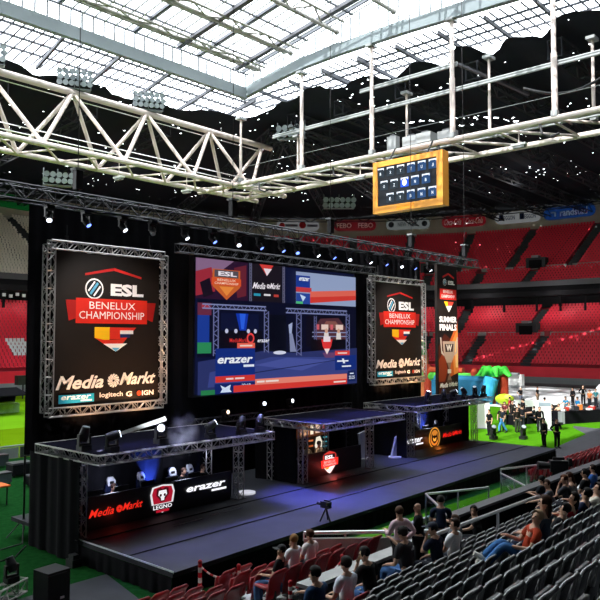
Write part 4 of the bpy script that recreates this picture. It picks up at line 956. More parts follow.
# screen
x0, x1, z0, z1, y = 18.98, 29.63, 4.17, 9.82, 22.75
t = thing('video_screen', 'big bright video wall showing the stage booths and score graphics', 'screen', ((x0 + x1) / 2, y, z0))
mb = MB(); mb.bx((x0 - .1, y, z0 - .1), (x1 + .1, y + .3, z1 + .1), 'blackp'); mb.build('housing', t)
mb = MB(); mb.bx((x0, y - .01, z0), (x1, y, z1), flat('10163a', .7)); dsp = mb.build('display', t)
P_ = Print(x0, x1, z0, z1, y - .012); e = .8
# a picture laid out in fractions of the screen
def bars(u0, v0, u1, v1, c, n, vert=False):                 # a lattice girder inside the picture
    if vert:
        P_.rect(u0, v0, u0 + .006, v1, c, e).rect(u1 - .006, v0, u1, v1, c, e)
        for k in range(n):
            a_, b_ = v0 + (v1 - v0) * k / n, v0 + (v1 - v0) * (k + 1) / n; s_, t_ = (u0, u1) if k % 2 else (u1, u0); P_.poly([(s_, a_), (t_, b_), (t_, b_ + .008), (s_, a_ + .008)][::1 if s_ > t_ else -1], c, e)
    else:
        P_.rect(u0, v0, u1, v0 + .01, c, e).rect(u0, v1 - .01, u1, v1, c, e)
        for k in range(n):
            a_, b_ = u0 + (u1 - u0) * k / n, u0 + (u1 - u0) * (k + 1) / n; s_, t_ = (v0, v1) if k % 2 else (v1, v0); P_.poly([(a_, s_), (b_, t_), (b_ + .004, t_), (a_ + .004, s_)][::-1], c, e)
P_.rect(0, 0, .28, .3, '2c1430', e).poly([(0, 0), (.2, 0), (.1, .12), (0, .2)][::-1], '8a6a8c', e).poly([(0, .1), (.08, .06), (.1, .24), (0, .28)][::-1], 'a02c3c', e).poly([(.2, .05), (.27, .02), (.27, .26), (.22, .28)][::-1], '6a2434', e).poly([(.02, .18), (.07, .14), (.09, .26), (.04, .29)][::-1], '1a1020', e)
P_.poly([(.085, .07), (.235, .07), (.235, .2), (.16, .3), (.085, .2)][::-1], 'd06430', e).rect(.095, .075, .225, .13, '5a5058', e).rect(.08, .135, .24, .19, 'e0552c', e).text('ESL', .165, .102, .1, .035, 'f4ecf4', e, .04).text('BENELUX', .16, .15, .1, .018, 'ffdcc0', e, .01).text('CHAMPIONSHIP', .16, .175, .13, .018, 'ffdcc0', e, .01).poly([(.12, .2), (.2, .2), (.16, .27)][::-1], 'f09040', e)
P_.rect(.28, 0, .5, .34, '101020', e).rect(.3, .0, .48, .3, '1c1620', e).poly([(.345, .0), (.43, .0), (.39, .09)][::-1], 'd8403c', e).poly([(.37, .03), (.42, .03), (.39, .09)][::-1], 'f0e4ec', e); wordmark(P_, .39, .17, .16, .05, 'f4ecf4', e, .02); P_.rect(.31, .235, .35, .255, '2c98b4', e).rect(.37, .235, .41, .25, 'e8e4ec', e).rect(.43, .235, .46, .255, 'c04038', e)
bars(.283, 0, .298, .33, '60607c', 14, True); bars(.482, 0, .497, .33, '60607c', 14, True); bars(.283, .31, .497, .335, '60607c', 12)
P_.rect(.565, .03, 1, .3, '98a8cc', e).rect(.565, .06, .66, .2, '1c3c98', e).text('erazer', .62, .09, .07, .03, 'f0f6ff', e, .03, .3).rect(.565, .16, .67, .2, 'c83c44', e).poly([(.66, .19), (1, .15), (1, .2), (.66, .25)][::-1], 'e86858', e).poly([(.66, .24), (1, .2), (1, .24), (.66, .29)][::-1], 'd83c34', e).rect(.565, .21, .66, .3, '2848a0', e).poly([(.59, .22), (.63, .24), (.61, .28)][::-1], 'd0e4ff', e).rect(.565, .28, .61, .3, '50c080', e)
P_.rect(0, .3, 1, .73, '0a0d26', e).rect(0, .42, .06, .62, '1c3c98', e).rect(0, .33, .07, .42, '6a2c44', e).rect(0, .62, .07, .7, '2c8c58', e).rect(.02, .34, .06, .37, 'a83848', e).rect(.36, .4, .5, .72, '060818', e)
P_.rect(.12, .4, .33, .56, '0e1436', e).poly([(.2, .4), (.27, .4), (.255, .55), (.225, .55)][::-1], '1438b0', e).poly([(.22, .4), (.255, .4), (.245, .52), (.23, .52)][::-1], '2c62e8', e).rect(.11, .53, .35, .67, '0a0a18', e)
for u in (.15, .2, .27, .31): P_.disc(u, .535, .009, 'c8cce8', e)
P_.rect(.63, .4, .92, .66, '0e0c1c', e).poly([(.7, .63), (.68, .5), (.73, .42), (.86, .41), (.92, .5), (.92, .63)][::-1], '54303a', e).poly([(.74, .5), (.77, .44), (.84, .44), (.88, .5)][::-1], '8a5650', e)
for u, w_, c in ((.7, .02, 'd8606c'), (.735, .05, 'f0d4c8'), (.8, .02, 'd8606c'), (.84, .055, 'f0d4c8')): P_.rect(u, .47, u + w_, .515, c, e)
for k in range(3): P_.rect(.67, .535 + k * .035, .93, .543 + k * .035, '9098c0', e)
for u in (.755, .845): P_.poly([(u, .54), (u + .03, .54), (u + .035, .63), (u + .02, .66), (u - .005, .62)][::-1], 'e4dcd8', e).disc(u + .015, .525, .011, 'd8a890', e)
P_.rect(.66, .6, .92, .7, '0a0a14', e)
P_.poly([(0, .76), (.35, .69), (.55, .71), (.66, .7), (1, .68), (1, 1), (0, 1)][::-1], '2c356a', e).poly([(.06, .84), (.4, .74), (.95, .76), (.95, .9), (.05, .95)][::-1], '3a468a', e).poly([(.3, .8), (.5, .75), (.8, .78), (.6, .86)][::-1], '4a56a0', e).poly([(.3, .855), (.95, .765), (.95, .77), (.3, .862)][::-1], '1c244c', e).poly([(.74, .715), (.86, .715), (.82, .76), (.76, .76)][::-1], '6a4470', e)
bars(.02, .335, .37, .375, '8088b8', 16); bars(.49, .34, .92, .385, '8088b8', 20)
for u0, u1, v1 in ((.07, .1, .72), (.35, .38, .7), (.55, .585, .73), (.9, .93, .7)): bars(u0, .375, u1, v1, '6a70a0', 10, True)
bars(.665, .4, .685, .6, '585c88', 8, True)
P_.poly([(.495, .48), (.52, .46), (.515, .55), (.5, .55)][::-1], 'a8b4d8', e).poly([(.5, .55), (.52, .55), (.545, .7), (.505, .7)][::-1], '8890b4', e).poly([(.44 + .04 * math.cos(i * PI / 8), .705 + .015 * math.sin(i * PI / 8)) for i in range(16)][::-1], 'dce0f4', e)
P_.poly([(.715, .6), (.795, .6), (.785, .66), (.755, .73), (.725, .66)][::-1], 'e8383a', e).rect(.73, .575, .78, .62, 'f4e4ea', e).poly([(.735, .68), (.775, .68), (.755, .73)][::-1], 'fbe8e8', e)
P_.text('MediaMarkt', .2, .605, .1, .03, 'e03434', e, .01).disc(.265, .59, .022, 'f04848', e).disc(.265, .59, .014, '3a1020', e).text('erazer', .34, .61, .07, .022, 'f4f4ff', e, .02, .3)
P_.rect(.19, .625, .29, .665, 'f06450', e).rect(.205, .64, .275, .652, 'fbd8cc', e).rect(.075, .665, .29, .87, '142e80', e).text('erazer', .18, .755, .19, .045, 'f4f8ff', e, .03, .35).rect(.225, .79, .285, .808, 'e8f0ff', e).rect(.075, .87, .29, .915, 'd83834', e).rect(.13, .885, .17, .898, 'f8d8d8', e).rect(.178, .885, .23, .898, 'f8d8d8', e)
P_.rect(.07, .925, .29, 1.0, '14266a', e).poly([(.1, .935), (.125, .955), (.155, .935), (.15, .97), (.16, .99), (.1, .99), (.11, .965)][::-1], 'd8e8ff', e).text('22:10', .24, .945, .05, .022, 'e0ecff', e)
P_.rect(.17, .945, .9, .995, 'e03c34', e).rect(.29, .905, .9, .95, 'f08a78', e).rect(.3, .92, .345, .934, 'fce8e0', e).rect(.352, .92, .43, .934, 'fce8e0', e).rect(.8, .965, .89, .978, 'fce8e0', e)
P_.rect(.81, .7, .92, .74, 'e44440', e).rect(.83, .715, .9, .727, 'fbd8d0', e).rect(.81, .74, .97, .87, '163080', e).rect(.825, .785, .91, .797, 'f0f4ff', e).poly([(.86, .77), (.875, .77), (.885, .812), (.87, .812)][::-1], 'f0f4ff', e).rect(.86, .832, .93, .844, 'f0f4ff', e).rect(.905, .88, .965, .975, '10245c', e).rect(.92, .9, .95, .91, 'e8f0ff', e).text('25:25', .935, .94, .045, .03, 'e8f0ff', e, .02)
P_.rect(0, .965, .07, 1, '28804c', e)
P_.mb.build('picture', dsp)
mb = MB(); mb.truss((17.9, 22.6, 10.1), (31.2, 22.6, 10.1), .3, .35, 'alud', .025, .35); tag(mb.build('screen_truss'), 'dark box truss running along the top of the video wall', 'truss')

# tower banner
t = thing('tower_banner', 'tall narrow poster column with fiery trophy print right of the drape', 'banner', (41, 24.3, 0))
mb = MB(); mb.bx((40.08, 24, 2.6), (42.58, 24.2, 11.35), flat('1a1210')); mb.bx((40.2, 24.02, 0), (42.4, 24.4, 2.6), 'blackp'); mb.build('column', t)
P_ = Print(40.1, 42.56, 2.65, 11.3, 23.99)
P_.rect(0, 0, 1, 1, '160f0e').poly([(.25, .09), (.55, .06), (.55, .075), (.25, .105)][::-1], 'a82420').poly([(.55, .06), (.85, .09), (.85, .105), (.55, .075)][::-1], 'c02824')
esl_head(P_, .56, .135, .6); P_.rect(.1, .185, .95, .265, 'c82820').text('BENELUX', .52, .205, .5, .022, 'f0e0dc').text('CHAMPIONSHIP', .52, .24, .7, .024, 'f0e0dc')
P_.poly([(.3, .28), (.5, .28), (.5, .33), (.4, .315)][::-1], 'f0b818').poly([(.5, .28), (.82, .28), (.66, .325), (.5, .33)][::-1], 'd84030').poly([(.4, .315), (.72, .31), (.55, .36)][::-1], 'e8e4e0')
P_.poly([(0, .62), (.3, .52), (.6, .56), (1, .42), (1, 1), (0, 1)][::-1], '4a1c10').poly([(.5, .6), (.8, .5), (1, .44), (1, .86), (.6, .9)][::-1], 'c85c24').poly([(.7, .58), (1, .48), (1, .82), (.78, .84)][::-1], 'f08a3c').poly([(.82, .6), (1, .54), (1, .78), (.88, .78)][::-1], 'ffc880').poly([(0, .72), (.3, .64), (.45, .8), (.3, .88), (0, .88)][::-1], '8a3418').poly([(.4, .86), (1, .82), (1, 1), (.3, 1)][::-1], '241210')
P_.text('SUMMER', .5, .415, .9, .045, 'f4ece8', 0, .04).text('FINALS', .5, .475, .88, .048, 'f4ece8', 0, .04)
P_.poly([(.2, .58), (.86, .58), (.8, .68), (.66, .74), (.4, .74), (.26, .68)][::-1], 'b89c88').poly([(.3, .6), (.76, .6), (.72, .66), (.34, .66)][::-1], '3c2620').text('W', .53, .63, .3, .05, 'e8d8c8', 0, .04)
for s in (-1, 1): P_.poly([(.53 + s * .4, .55), (.53 + s * .46, .55), (.53 + s * .4, .67), (.53 + s * .26, .69), (.53 + s * .28, .675), (.53 + s * .36, .65)][::s * -1], 'c8b4a4')
P_.poly([(.42, .74), (.64, .74), (.56, .79), (.56, .83), (.64, .87), (.42, .87), (.5, .83), (.5, .79)][::-1], '8a6c58').rect(.4, .87, .66, .9, '5a4438').rect(.44, .79, .62, .82, 'e0d0c0')
wordmark(P_, .5, .905, .88, .035, 'f0e4dc'); P_.mb.build('artwork', t)

# booths
def post(mb, x, y, z0, z1): mb.truss((x, y, z0), (x, y, z1), .26, .26, 'alu', .025, .3, .016)
def booth(label, x0, x1, yf, yb, posts, left_wall):
    t = thing('player_booth', label, 'booth', ((x0 + x1) / 2, (yf + yb) / 2, HS)); z = 3.06
    for a, b in (((x0, yf, z), (x1, yf, z)), ((x0, yb, z), (x1, yb, z)), ((x0 + .13, yf, z), (x0 + .13, yb, z)), ((x1 - .13, yf, z), (x1 - .13, yb, z))):
        mb = MB(); mb.truss(a, b, .26, .26, 'alu', .025, .3, .016); mb.build('roof_truss', t)
    mb = MB(); mb.bx((x0 + .05, yf + .05, 3.215), (x1 - .05, yb, 3.21), 'roofcloth'); mb.build('roof_cloth', t)
    for x, y in posts: mb = MB(); post(mb, x, y, HS, 2.9); mb.box((x, y, HS + .01), (.4, .4, .02), 'alud'); mb.build('post', t)
    mb = MB(); pleats(mb, (x0 + .2, yb - .1), (x1 - .1, yb - .1), HS, 2.95); mb.build('back_curtain', t)
    if left_wall: mb = MB(); pleats(mb, left_wall[0], left_wall[1], left_wall[2], 2.95); mb.build('side_curtain', t)
    if x1 > 37: mb = MB(); pleats(mb, (x1 - .2, yf + 1.3), (x1 - .2, yb - .05), HS, 2.95); mb.build('side_curtain', t)
    return t
booth('open booth with truss frame nearest the left end of the stage', 11.3, 18.35, 17.75, 21.1, ((11.52, 18.95), (18.2, 19.3), (11.7, 20.95), (18.1, 20.95)), ((11.35, 21.6), (11.3, 18.7), .02))
booth('open booth with shield desk in the middle of the stage', 21.15, 26.6, 17.75, 21.0, ((21.8, 19.35), (26.4, 19.4), (24.9, 20.8), (21.5, 20.8)), ((21.35, 21.6), (21.6, 19.5), HS))
booth('open booth with round gold emblem desk at the far right end of the stage', 29.5, 37.3, 18.95, 21.9, ((30.15, 19.65), (37.1, 19.9), (33.9, 21.7), (37.0, 21.7)), ((29.6, 22.2), (29.75, 19.6), HS))
def desk(label, x0, x1, y, marks):
    t = thing('player_desk', label, 'desk', ((x0 + x1) / 2, y, HS))
    mb = MB(); mb.bx((x0, y, HS), (x1, y + .06, 1.66), 'blackp'); fp = mb.build('front_panel', t); mb = MB(); mb.bx((x0, y + .07, 1.36), (x1, y + .85, 1.4), 'blackp'); mb.build('desktop', t)
    for x in (x0 + .05, x1 - .05): mb = MB(); mb.bx((x - .03, y + .06, HS), (x + .03, y + .8, 1.36), 'blackp'); mb.build('side_panel', t)
    P_ = Print(x0, x1, HS, 1.66, y - .005); marks(P_); P_.mb.build('lit_emblems', fp)
X = lambda a, x0, x1: (a - x0) / (x1 - x0)
def shield(P_, u, w_, top, bot, back, front, e=1.1):
    h_ = bot - top; f = lambda a, b: (u + a * w_, top + b * h_)
    P_.poly([f(-.42, .05), f(0, 0), f(.42, .05), f(.5, .3), f(.42, .78), f(0, 1), f(-.42, .78), f(-.5, .3)][::-1], back, e); P_.poly([f(-.36, .1), f(0, .05), f(.36, .1), f(.43, .3), f(.36, .66), f(-.36, .66), f(-.43, .3)][::-1], front, e)
def m1(P_):
    a, b = 12.1, 18.0; wordmark(P_, X(13.12, a, b), .5, .32, .24, 'e82a1c', 1.1, .012)
    u = X(14.87, a, b); shield(P_, u, .17, .02, .93, 'f0f0f4', 'b01830', .9)
    f = lambda s, q: (u + s * .17, .02 + q * .91)
    P_.poly([f(-.24, .14), f(-.1, .1), f(0, .16), f(.1, .1), f(.24, .14), f(.26, .36), f(.12, .52), f(.08, .6), f(-.08, .6), f(-.12, .52), f(-.26, .36)][::-1], '5a0c18', .6)
    P_.poly([f(-.15, .2), f(.15, .2), f(.18, .36), f(.07, .46), f(.06, .56), f(-.06, .56), f(-.07, .46), f(-.18, .36)][::-1], 'f4f4f8', 1).disc(u - .014, .36, .008, '5a0c18', .3).disc(u + .014, .36, .008, '5a0c18', .3)
    P_.rect(u - .075, .64, u + .075, .82, '20101a', .5).text('LEGNO', u, .73, .13, .13, 'f8f8fc', 1, .02).rect(u - .045, .82, u + .045, .9, 'c01830', .9)
    P_.text('erazer', X(16.75, a, b), .36, .3, .17, 'f4f4fa', 1.2, .03, .4).rect(X(17.0, a, b), .5, X(17.7, a, b), .57, 'f4f4fa', 1.2)
def m2(P_):
    u = X(24.0, 22.4, 26.2); w_ = .3; f = lambda s, q: (u + s * w_, .02 + q * .95)
    P_.poly([f(-.38, .18), f(-.3, .1), f(0, 0), f(.3, .1), f(.38, .18), f(.38, .4), f(-.38, .4)][::-1], 'e04038', .9).poly([f(-.32, .14), f(.32, .14), f(.32, .38), f(-.32, .38)][::-1], '3a1018', .5).text('ESL', u, .28, .16, .16, 'fff4f4', 1.3, .04)
    P_.poly([f(-.5, .38), f(.5, .34), f(.48, .66), f(-.46, .72)][::-1], 'f02c24', 1.3).text('BENELUX', u, .47, .2, .1, 'ffb0a8', 1.2, .02).text('CHAMPION', u, .59, .22, .09, 'ffb0a8', 1.2, .02)
    P_.poly([f(-.32, .72), f(.32, .68), f(.1, .92), f(0, 1), f(-.14, .92)][::-1], 'fbe8e4', 1.2).poly([f(-.3, .72), f(0, .7), f(-.1, .8), f(-.2, .8)][::-1], 'f0a030', 1.1)
def m3(P_):
    a, b = 31.0, 37.0; P_.text('erazer', X(31.9, a, b), .5, .27, .22, 'f4f4fa', 1.2, .03, .4).rect(X(32.1, a, b), .66, X(32.8, a, b), .74, 'f4f4fa', 1.2)
    u = X(33.95, a, b); P_.disc(u, .55, .095, 'e09838', 1.1).disc(u, .55, .083, '2a140a', .4).disc(u, .55, .07, 'd88830', .9).poly([(u - .05, .3), (u - .02, .45), (u, .4), (u + .02, .45), (u + .05, .3), (u + .055, .65), (u + .02, .82), (u, .86), (u - .02, .82), (u - .055, .65)][::-1], '1c0e08', .3).poly([(u - .03, .52), (u, .62), (u + .03, .52), (u + .02, .7), (u, .74), (u - .02, .7)][::-1], 'f0b048', 1.1)
    wordmark(P_, X(35.85, a, b), .5, .33, .24, 'e82018', 1.2, .012)
desk('long black desk with red wordmark, lion shield and white wordmark in the left booth', 12.1, 18.0, 19.45, m1)
desk('black desk with a glowing red and white shield in the middle booth', 22.4, 26.3, 19.8, m2)
desk('long black desk with a round gold emblem in the right booth', 31.0, 37.0, 20.6, m3)
# chairs, screens and props in the booths
def gaming_chair(label, x, y, rz, col='e4e6ec'):
    t = thing('gaming_chair', label, 'chair', (x, y, HS), rz, 'white gaming chairs behind the desks')
    mb = MB(); mb.prism([(-.2, -.02, .45), (.2, -.02, .45), (.25, -.04, .75), (.2, -.09, .95), (-.2, -.09, .95), (-.25, -.04, .75)], (0, -.1, .02), flat('101a3c')); bk = mb.build('backrest', t, True)
    mb = MB(); mb.prism([(-.13, -.08, .92), (.13, -.08, .92), (.15, -.12, 1.08), (.09, -.14, 1.19), (-.09, -.14, 1.19), (-.15, -.12, 1.08)], (0, -.09, .01), flat(col)); hr = mb.build('headrest', bk, True); mb = MB(); mb.box((0, -.085, 1.03), (.13, .03, .08), 'blackp'); mb.build('pad', hr, True)
    mb = MB(); mb.box((0, .22, .47), (.5, .52, .12), 'blackp'); mb.build('seat', t, True)
    mb = MB(); mb.tube((0, .2, .08), (0, .2, .42), .04, 'blackm', 8)
    for i in range(5): a = i * PI * .4; mb.bar((0, .2, .1), (.3 * math.cos(a), .2 + .3 * math.sin(a), .05), .05, .04, 'blackm')
    mb.build('base', t, True)
for i, (x, y, l) in enumerate(((13.8, 20.7, 'white gaming chair nearest the left end of the first desk'), (15.05, 20.7, 'white gaming chair above the lion shield, second of the first desk'), (16.3, 20.62, 'white gaming chair with a player, third of the first desk'), (17.15, 20.62, 'white gaming chair with a player at the right end of the first desk'),
    (33.3, 21.3, 'white gaming chair left of the blue light in the far right booth'), (35.6, 21.3, 'white gaming chair right of the blue light in the far right booth'))): gaming_chair(l, x, y, PI + (.15 if i % 2 else -.15))
for i in range(10):
    x = (12.6 + i * 1.0) if i < 5 else (31.6 + (i - 5) * 1.1); y = 19.85 if i < 5 else 21.0
    t = thing('monitor', ('flat black monitor on the left booth desk, seen from behind, number %d from the left', 'flat black monitor on the right booth desk, seen from behind, number %d from the left')[i // 5] % (i % 5 + 1), 'monitor', (x, y, 1.4), group='monitors on the player desks')
    mb = MB(); mb.box((x, y, 1.47), (.06, .06, .14), 'blackm'); mb.box((x, y + .05, 1.41), (.24, .2, .02), 'blackm'); mb.build('stand', t); mb = MB(); mb.box((x, y + .05, 1.58), (.54, .05, .31), 'blackp'); mb.build('panel', t)
P_ = Print(22.5, 25.1, 1.3, 2.75, 20.8); mbx = MB(); mbx.bx((22.45, 20.81, 1.0), (25.15, 20.87, 2.78), flat('1a100c'))
t = thing('commentary_poster', 'warm brown printed wall with pale figures behind the shield desk', 'poster', (23.8, 20.84, HS)); mbx.bx((22.6, 20.82, HS), (22.7, 20.87, 1.0), 'blackm'); mbx.bx((24.9, 20.82, HS), (25.0, 20.87, 1.0), 'blackm'); mbx.build('wall_panel', t)
P_.rect(.0, .0, 1, .4, '8a5030', .25).rect(.55, .06, .63, .34, 'fff0d8', .9).rect(.68, .04, .8, .32, 'f8d8b8', .8).poly([(.86, .1), (.96, .1), (.91, .34)][::-1], 'd05030', .9).rect(.3, .06, .5, .34, 'e8b890', .6)
P_.poly([(.7, .45), (.8, .42), (.86, .6), (.84, .9), (.72, .92), (.66, .7)][::-1], 'f4ecd8', .9).rect(.5, .5, .62, .55, 'd87848', .7).rect(.5, .66, .62, .71, 'c86838', .7).rect(.88, .46, .99, .5, '58b8c0', .7).rect(.88, .6, .99, .64, '58b8c0', .7).rect(.88, .74, .99, .78, '4898a8', .7); P_.mb.build('artwork', t)
def totem(label, x, y, lean):
    t = thing('light_totem', label, 'totem', (x, y, HS), group='leaning white totems'); mb = MB(); mb.tube((x, y, HS), (x, y, HS + .05), .32, 'white', 20); mb.build('round_base', t)
    mb = MB(); mb.prism([(x - .24, y, HS + .05), (x + .2, y, HS + .05), (x + .42 + lean, y, HS + 1.35), (x - .1 + lean, y, HS + 1.25)], (0, .1, 0), flat('b8bcc8')); mb.build('slab', t)
totem('leaning pale totem between the middle booth and the right booth', 28.2, 21.0, -.35); totem('leaning pale totem at the left front post of the right booth', 29.5, 20.15, .35)
mb = MB(); mb.tube((19.0, 19.7, HS), (19.0, 19.7, HS + .06), .34, flat('f0f0f8', .6), 20); tag(mb.build('floor_disc'), 'bright white disc on the stage floor right of the left booth', 'disc')

# moving lights
def mover(label, p, aim, up=True, lens='bulb', s=1.0, group='moving lights on the booth roofs', off=False):
    t = thing('moving_head_light', label, 'stage light', p, group=group); p = V(p); k = 1 if up else -1; z = V((0, 0, k))
    mb = MB(); mb.box(p + z * .07 * s, (.3 * s, .26 * s, .14 * s), 'blackp'); mb.build('base', t)
    mb = MB()
    for d in (-.15, .15): mb.bar(p + V((d * s, 0, k * .12 * s)), p + V((d * s, 0, k * .42 * s)), .05 * s, .1 * s, 'blackp')
    mb.bar(p + V((-.16 * s, 0, k * .15 * s)), p + V((.16 * s, 0, k * .15 * s)), .1 * s, .06 * s, 'blackp'); mb.build('yoke', t)
    c = p + z * .4 * s; a = V(aim).normalized(); mb = MB(); mb.tube(c - a * .16 * s, c + a * .02 * s, .11 * s, 'blackp', 12, .13 * s); mb.tube(c + a * .02 * s, c + a * .2 * s, .13 * s, 'blackp', 12, .1 * s); hd_ = mb.build('head', t)
    mb = MB(); mb.tube(c + a * .2 * s, c + a * .215 * s, .092 * s, 'floodglass' if off else lens, 14); mb.build('lens', hd_)
    return c + a * .25 * s, a
BEAM = []
BEAM.append(mover('upright moving light at the left corner of the left booth roof', (11.5, 18.75, 3.215), (.15, -.2, 1), s=1.15, off=True))
BEAM.append(mover('moving light throwing a low white beam to the right, on the left booth roof', (11.95, 18.0, 3.215), (.85, -.35, .25), s=1.1))
BEAM.append(mover('brightest moving light standing mid front of the left booth roof', (13.85, 18.2, 3.215), (-.45, -.6, .1), s=1.2))
BEAM.append(mover('moving light right of the smoke on the left booth roof', (15.7, 18.0, 3.215), (.62, -.25, .4), s=1.0))
mover('dark moving light fourth along the left booth roof front', (17.0, 17.9, 3.215), (.5, .2, .8), s=1.0, off=True)
mover('dark moving light at the right corner of the left booth roof', (17.9, 17.9, 3.215), (.6, .3, .7), s=1.0, off=True)
for x, a, l, o in ((31.1, (.1, -.3, 1), 'white topped moving light at the left of the right booth roof', 0), (32.7, (.3, .2, .8), 'dark moving light second on the right booth roof', 1), (33.6, (.7, -.5, .3), 'moving light third on the right booth roof, lens lit', 0), (34.8, (-.5, .3, .7), 'dark moving light fourth on the right booth roof', 1), (36.0, (-.5, -.2, .9), 'moving light fifth on the right booth roof beside the poster column', 1), (37.0, (.2, -.2, .9), 'dark moving light on the last corner of the right booth roof', 1)):
    mover(l, (x, 19.25, 3.215), a, s=1.05, off=bool(o))
mover('small bright light on the rear truss, left of the other white one', (22.9, 22.75, 3.2), (-.2, -.9, .1), lens='bulb', s=.9, group='lights on the rear truss'); mover('small bright moving light right of the first one on the rear truss', (24.7, 22.75, 3.2), (.1, -.9, .1), s=.9, group='lights on the rear truss'); mover('small warm moving light low on the rear truss beside the left booth', (20.6, 22.7, 3.0), (.1, -.9, .1), lens='bulbw', s=.9, group='lights on the rear truss')
mb = MB(); mb.truss((19.2, 22.85, 3.05), (29.4, 22.85, 3.05), .25, .25, 'alud', .022, .3); tag(mb.build('rear_truss'), 'low dark truss behind the middle booth under the video wall', 'truss')
for x, y, l in ((42.6, 21.5, 'moving light standing on the green carpet nearest the stage end'), (43.9, 20.1, 'moving light on a white base on the green carpet, right of the other')): mover(l, (x, y, .03), (-.5, -.4, .7), s=1.5, group='moving lights on the carpet', off=True)
# lighting truss across the front
t = thing('lighting_truss', 'long dark box truss with lamps hanging over the stage front', 'truss', (22, 20, 10.5))
mb = MB(); mb.truss((7, 20, 10.76), (37.5, 20, 10.76), .5, .46, 'alud', .03, .5, .02); mb.build('box_truss', t)
mb = MB(); mb.path([(7 + i * 1.1, 19.8, 10.52 + .06 * math.sin(i * 2.1)) for i in range(29)], .04, 'blackp', 6); mb.build('cable_loom', t)
for i, x in enumerate((11.9, 18.5, 24.4, 30.9, 36.4)):
    t = thing('chain_hoist', 'black chain hoist on the lighting truss, %s from the left' % ('first', 'second', 'third', 'fourth', 'fifth')[i], 'hoist', (x, 20, 11.05), group='chain hoists on the lighting truss')
    mb = MB(); mb.bx((x - .12, 19.9, 11.15), (x + .12, 20.1, 11.75), 'blackp'); mb.bx((x - .18, 19.85, 11.75), (x + .18, 20.15, 11.82), 'lsteel'); mb.build('motor', t)
    mb = MB(); mb.tube((x, 20, 11.02), (x, 20, 11.15), .05, 'blackm', 6); mb.tube((x, 20, 11.85), (x, 20, 34 if i % 2 else 30), .018, 'blackm', 4); mb.build('chain', t)
ORD = ['first', 'second', 'third', 'fourth', 'fifth', 'sixth', 'seventh', 'eighth', 'ninth', 'tenth', 'eleventh', 'twelfth', 'thirteenth', 'fourteenth', 'fifteenth', 'sixteenth', 'seventeenth']
for i, (x, b) in enumerate(((10.9, 0), (12.15, 1), (13.5, 0), (14.7, 2), (16.1, 0), (17.4, 1), (18.7, 0), (19.85, 1), (21.1, 1), (22.05, 1), (23.3, 0), (24.4, 1), (25.6, 0), (27.1, 0), (28.4, 1), (29.8, 0), (30.95, 1), (32.4, 0))):
    mover('%s lamp from the left hanging under the lighting truss' % (ORD[i] if i < 17 else 'last'), (x, 19.9, 10.5), (.25 if i % 3 else -.3, -.6, -.8), False, 'bulbb' if b == 1 else 'bulb', .85, 'lamps hanging under the lighting truss', off=(b == 2))

# video camera on a tripod, big camera by the wall
def tripod(t, x, y, z, h, r, m='blackm'):
    for i in range(3): a = i * 2.1 + .4; mb = MB(); mb.tube((x, y, z + h), (x + r * math.cos(a), y + r * math.sin(a), z), .025, m, 6); mb.build('leg', t)
t = thing('video_camera', 'small video camera on a tripod at the stage edge', 'camera', (17.85, 14.85, HS)); tripod(t, 17.85, 14.85, HS, .42, .2)
mb = MB(); mb.box((17.85, 14.85, HS + .52), (.16, .34, .2), 'blackp'); mb.tube((17.85, 15.02, HS + .52), (17.85, 15.2, HS + .52), .055, 'blackp', 10); mb.box((17.85, 14.8, HS + .65), (.05, .24, .04), 'blackm'); mb.build('body', t); mb = MB(); mb.box((17.72, 14.7, HS + .58), (.1, .04, .08), flat('3a3030')); mb.build('viewfinder', t)
t = thing('broadcast_camera', 'large black broadcast camera on a pedestal by the front wall', 'camera', (25.6, 10.4, .3)); tripod(t, 25.6, 10.4, .3, 1.25, .4)
mb = MB(); mb.box((25.6, 10.4, 1.9), (.34, .6, .4), 'blackp', rz=.6); mb.tube((25.42, 10.66, 1.9), (25.18, 11.0, 1.9), .12, 'blackp', 12, .16); mb.box((25.6, 10.4, 2.16), (.08, .4, .1), 'blackm', rz=.6); mb.build('body', t)
mb = MB(); mb.box((25.85, 10.1, 2.05), (.32, .12, .26), 'blackp', rz=.6); mb.build('viewfinder', t); mb = MB(); mb.bar((25.8, 10.3, 1.6), (26.2, 9.75, 1.5), .05, .05, 'blackm'); mb.build('pan_bar', t); mb = MB(); mb.bar((25.4, 10.2, 1.6), (25.5, 9.72, 1.5), .05, .05, 'blackm'); mb.build('pan_bar', t); mb = MB(); mb.box((25.6, 10.4, 1.6), (.34, .34, .22), 'blackm'); mb.build('pan_head', t)

# left side props
t = thing('loudspeaker', 'black square loudspeaker box with blue sheen top on the green mat', 'speaker', (9.2, 16.35, 0)); mb = MB(); mb.box((9.2, 16.35, .45), (.62, .6, .86), 'blackp', rz=.1); mb.build('cabinet', t); mb = MB(); mb.box((9.17, 16.04, .45), (.52, .03, .74), 'blackm', rz=.1); mb.build('grille', t); mb = MB(); mb.box((9.3, 16.02, .25), (.1, .02, .05), flat('c8c8cc')); mb.build('badge', t)
t = thing('short_truss', 'piece of silver truss lying at the lower left edge', 'truss', (8.0, 17, .4)); mb = MB(); mb.truss((6.8, 16.3, .35), (8.95, 17.35, .35), .32, .32, 'alu', .028, .32, .018); mb.build('truss', t); mb = MB(); mb.box((8.2, 17, .1), (.7, .5, .2), 'blackm', rz=.45); mb.build('foot', t)
mover('black spotlight standing on the short silver truss at lower left', (8.6, 17.2, .52), (-.15, .35, .9), s=1.0, group='spotlights at lower left', off=True); mover('black spotlight cut by the left edge beside the short truss', (7.75, 16.85, .52), (-.3, .3, .9), s=.95, group='spotlights at lower left', off=True)
mb = MB(); mb.tube((11.5, 22.25, .3), (11.5, 22.25, 2.7), .035, 'blackm', 8)
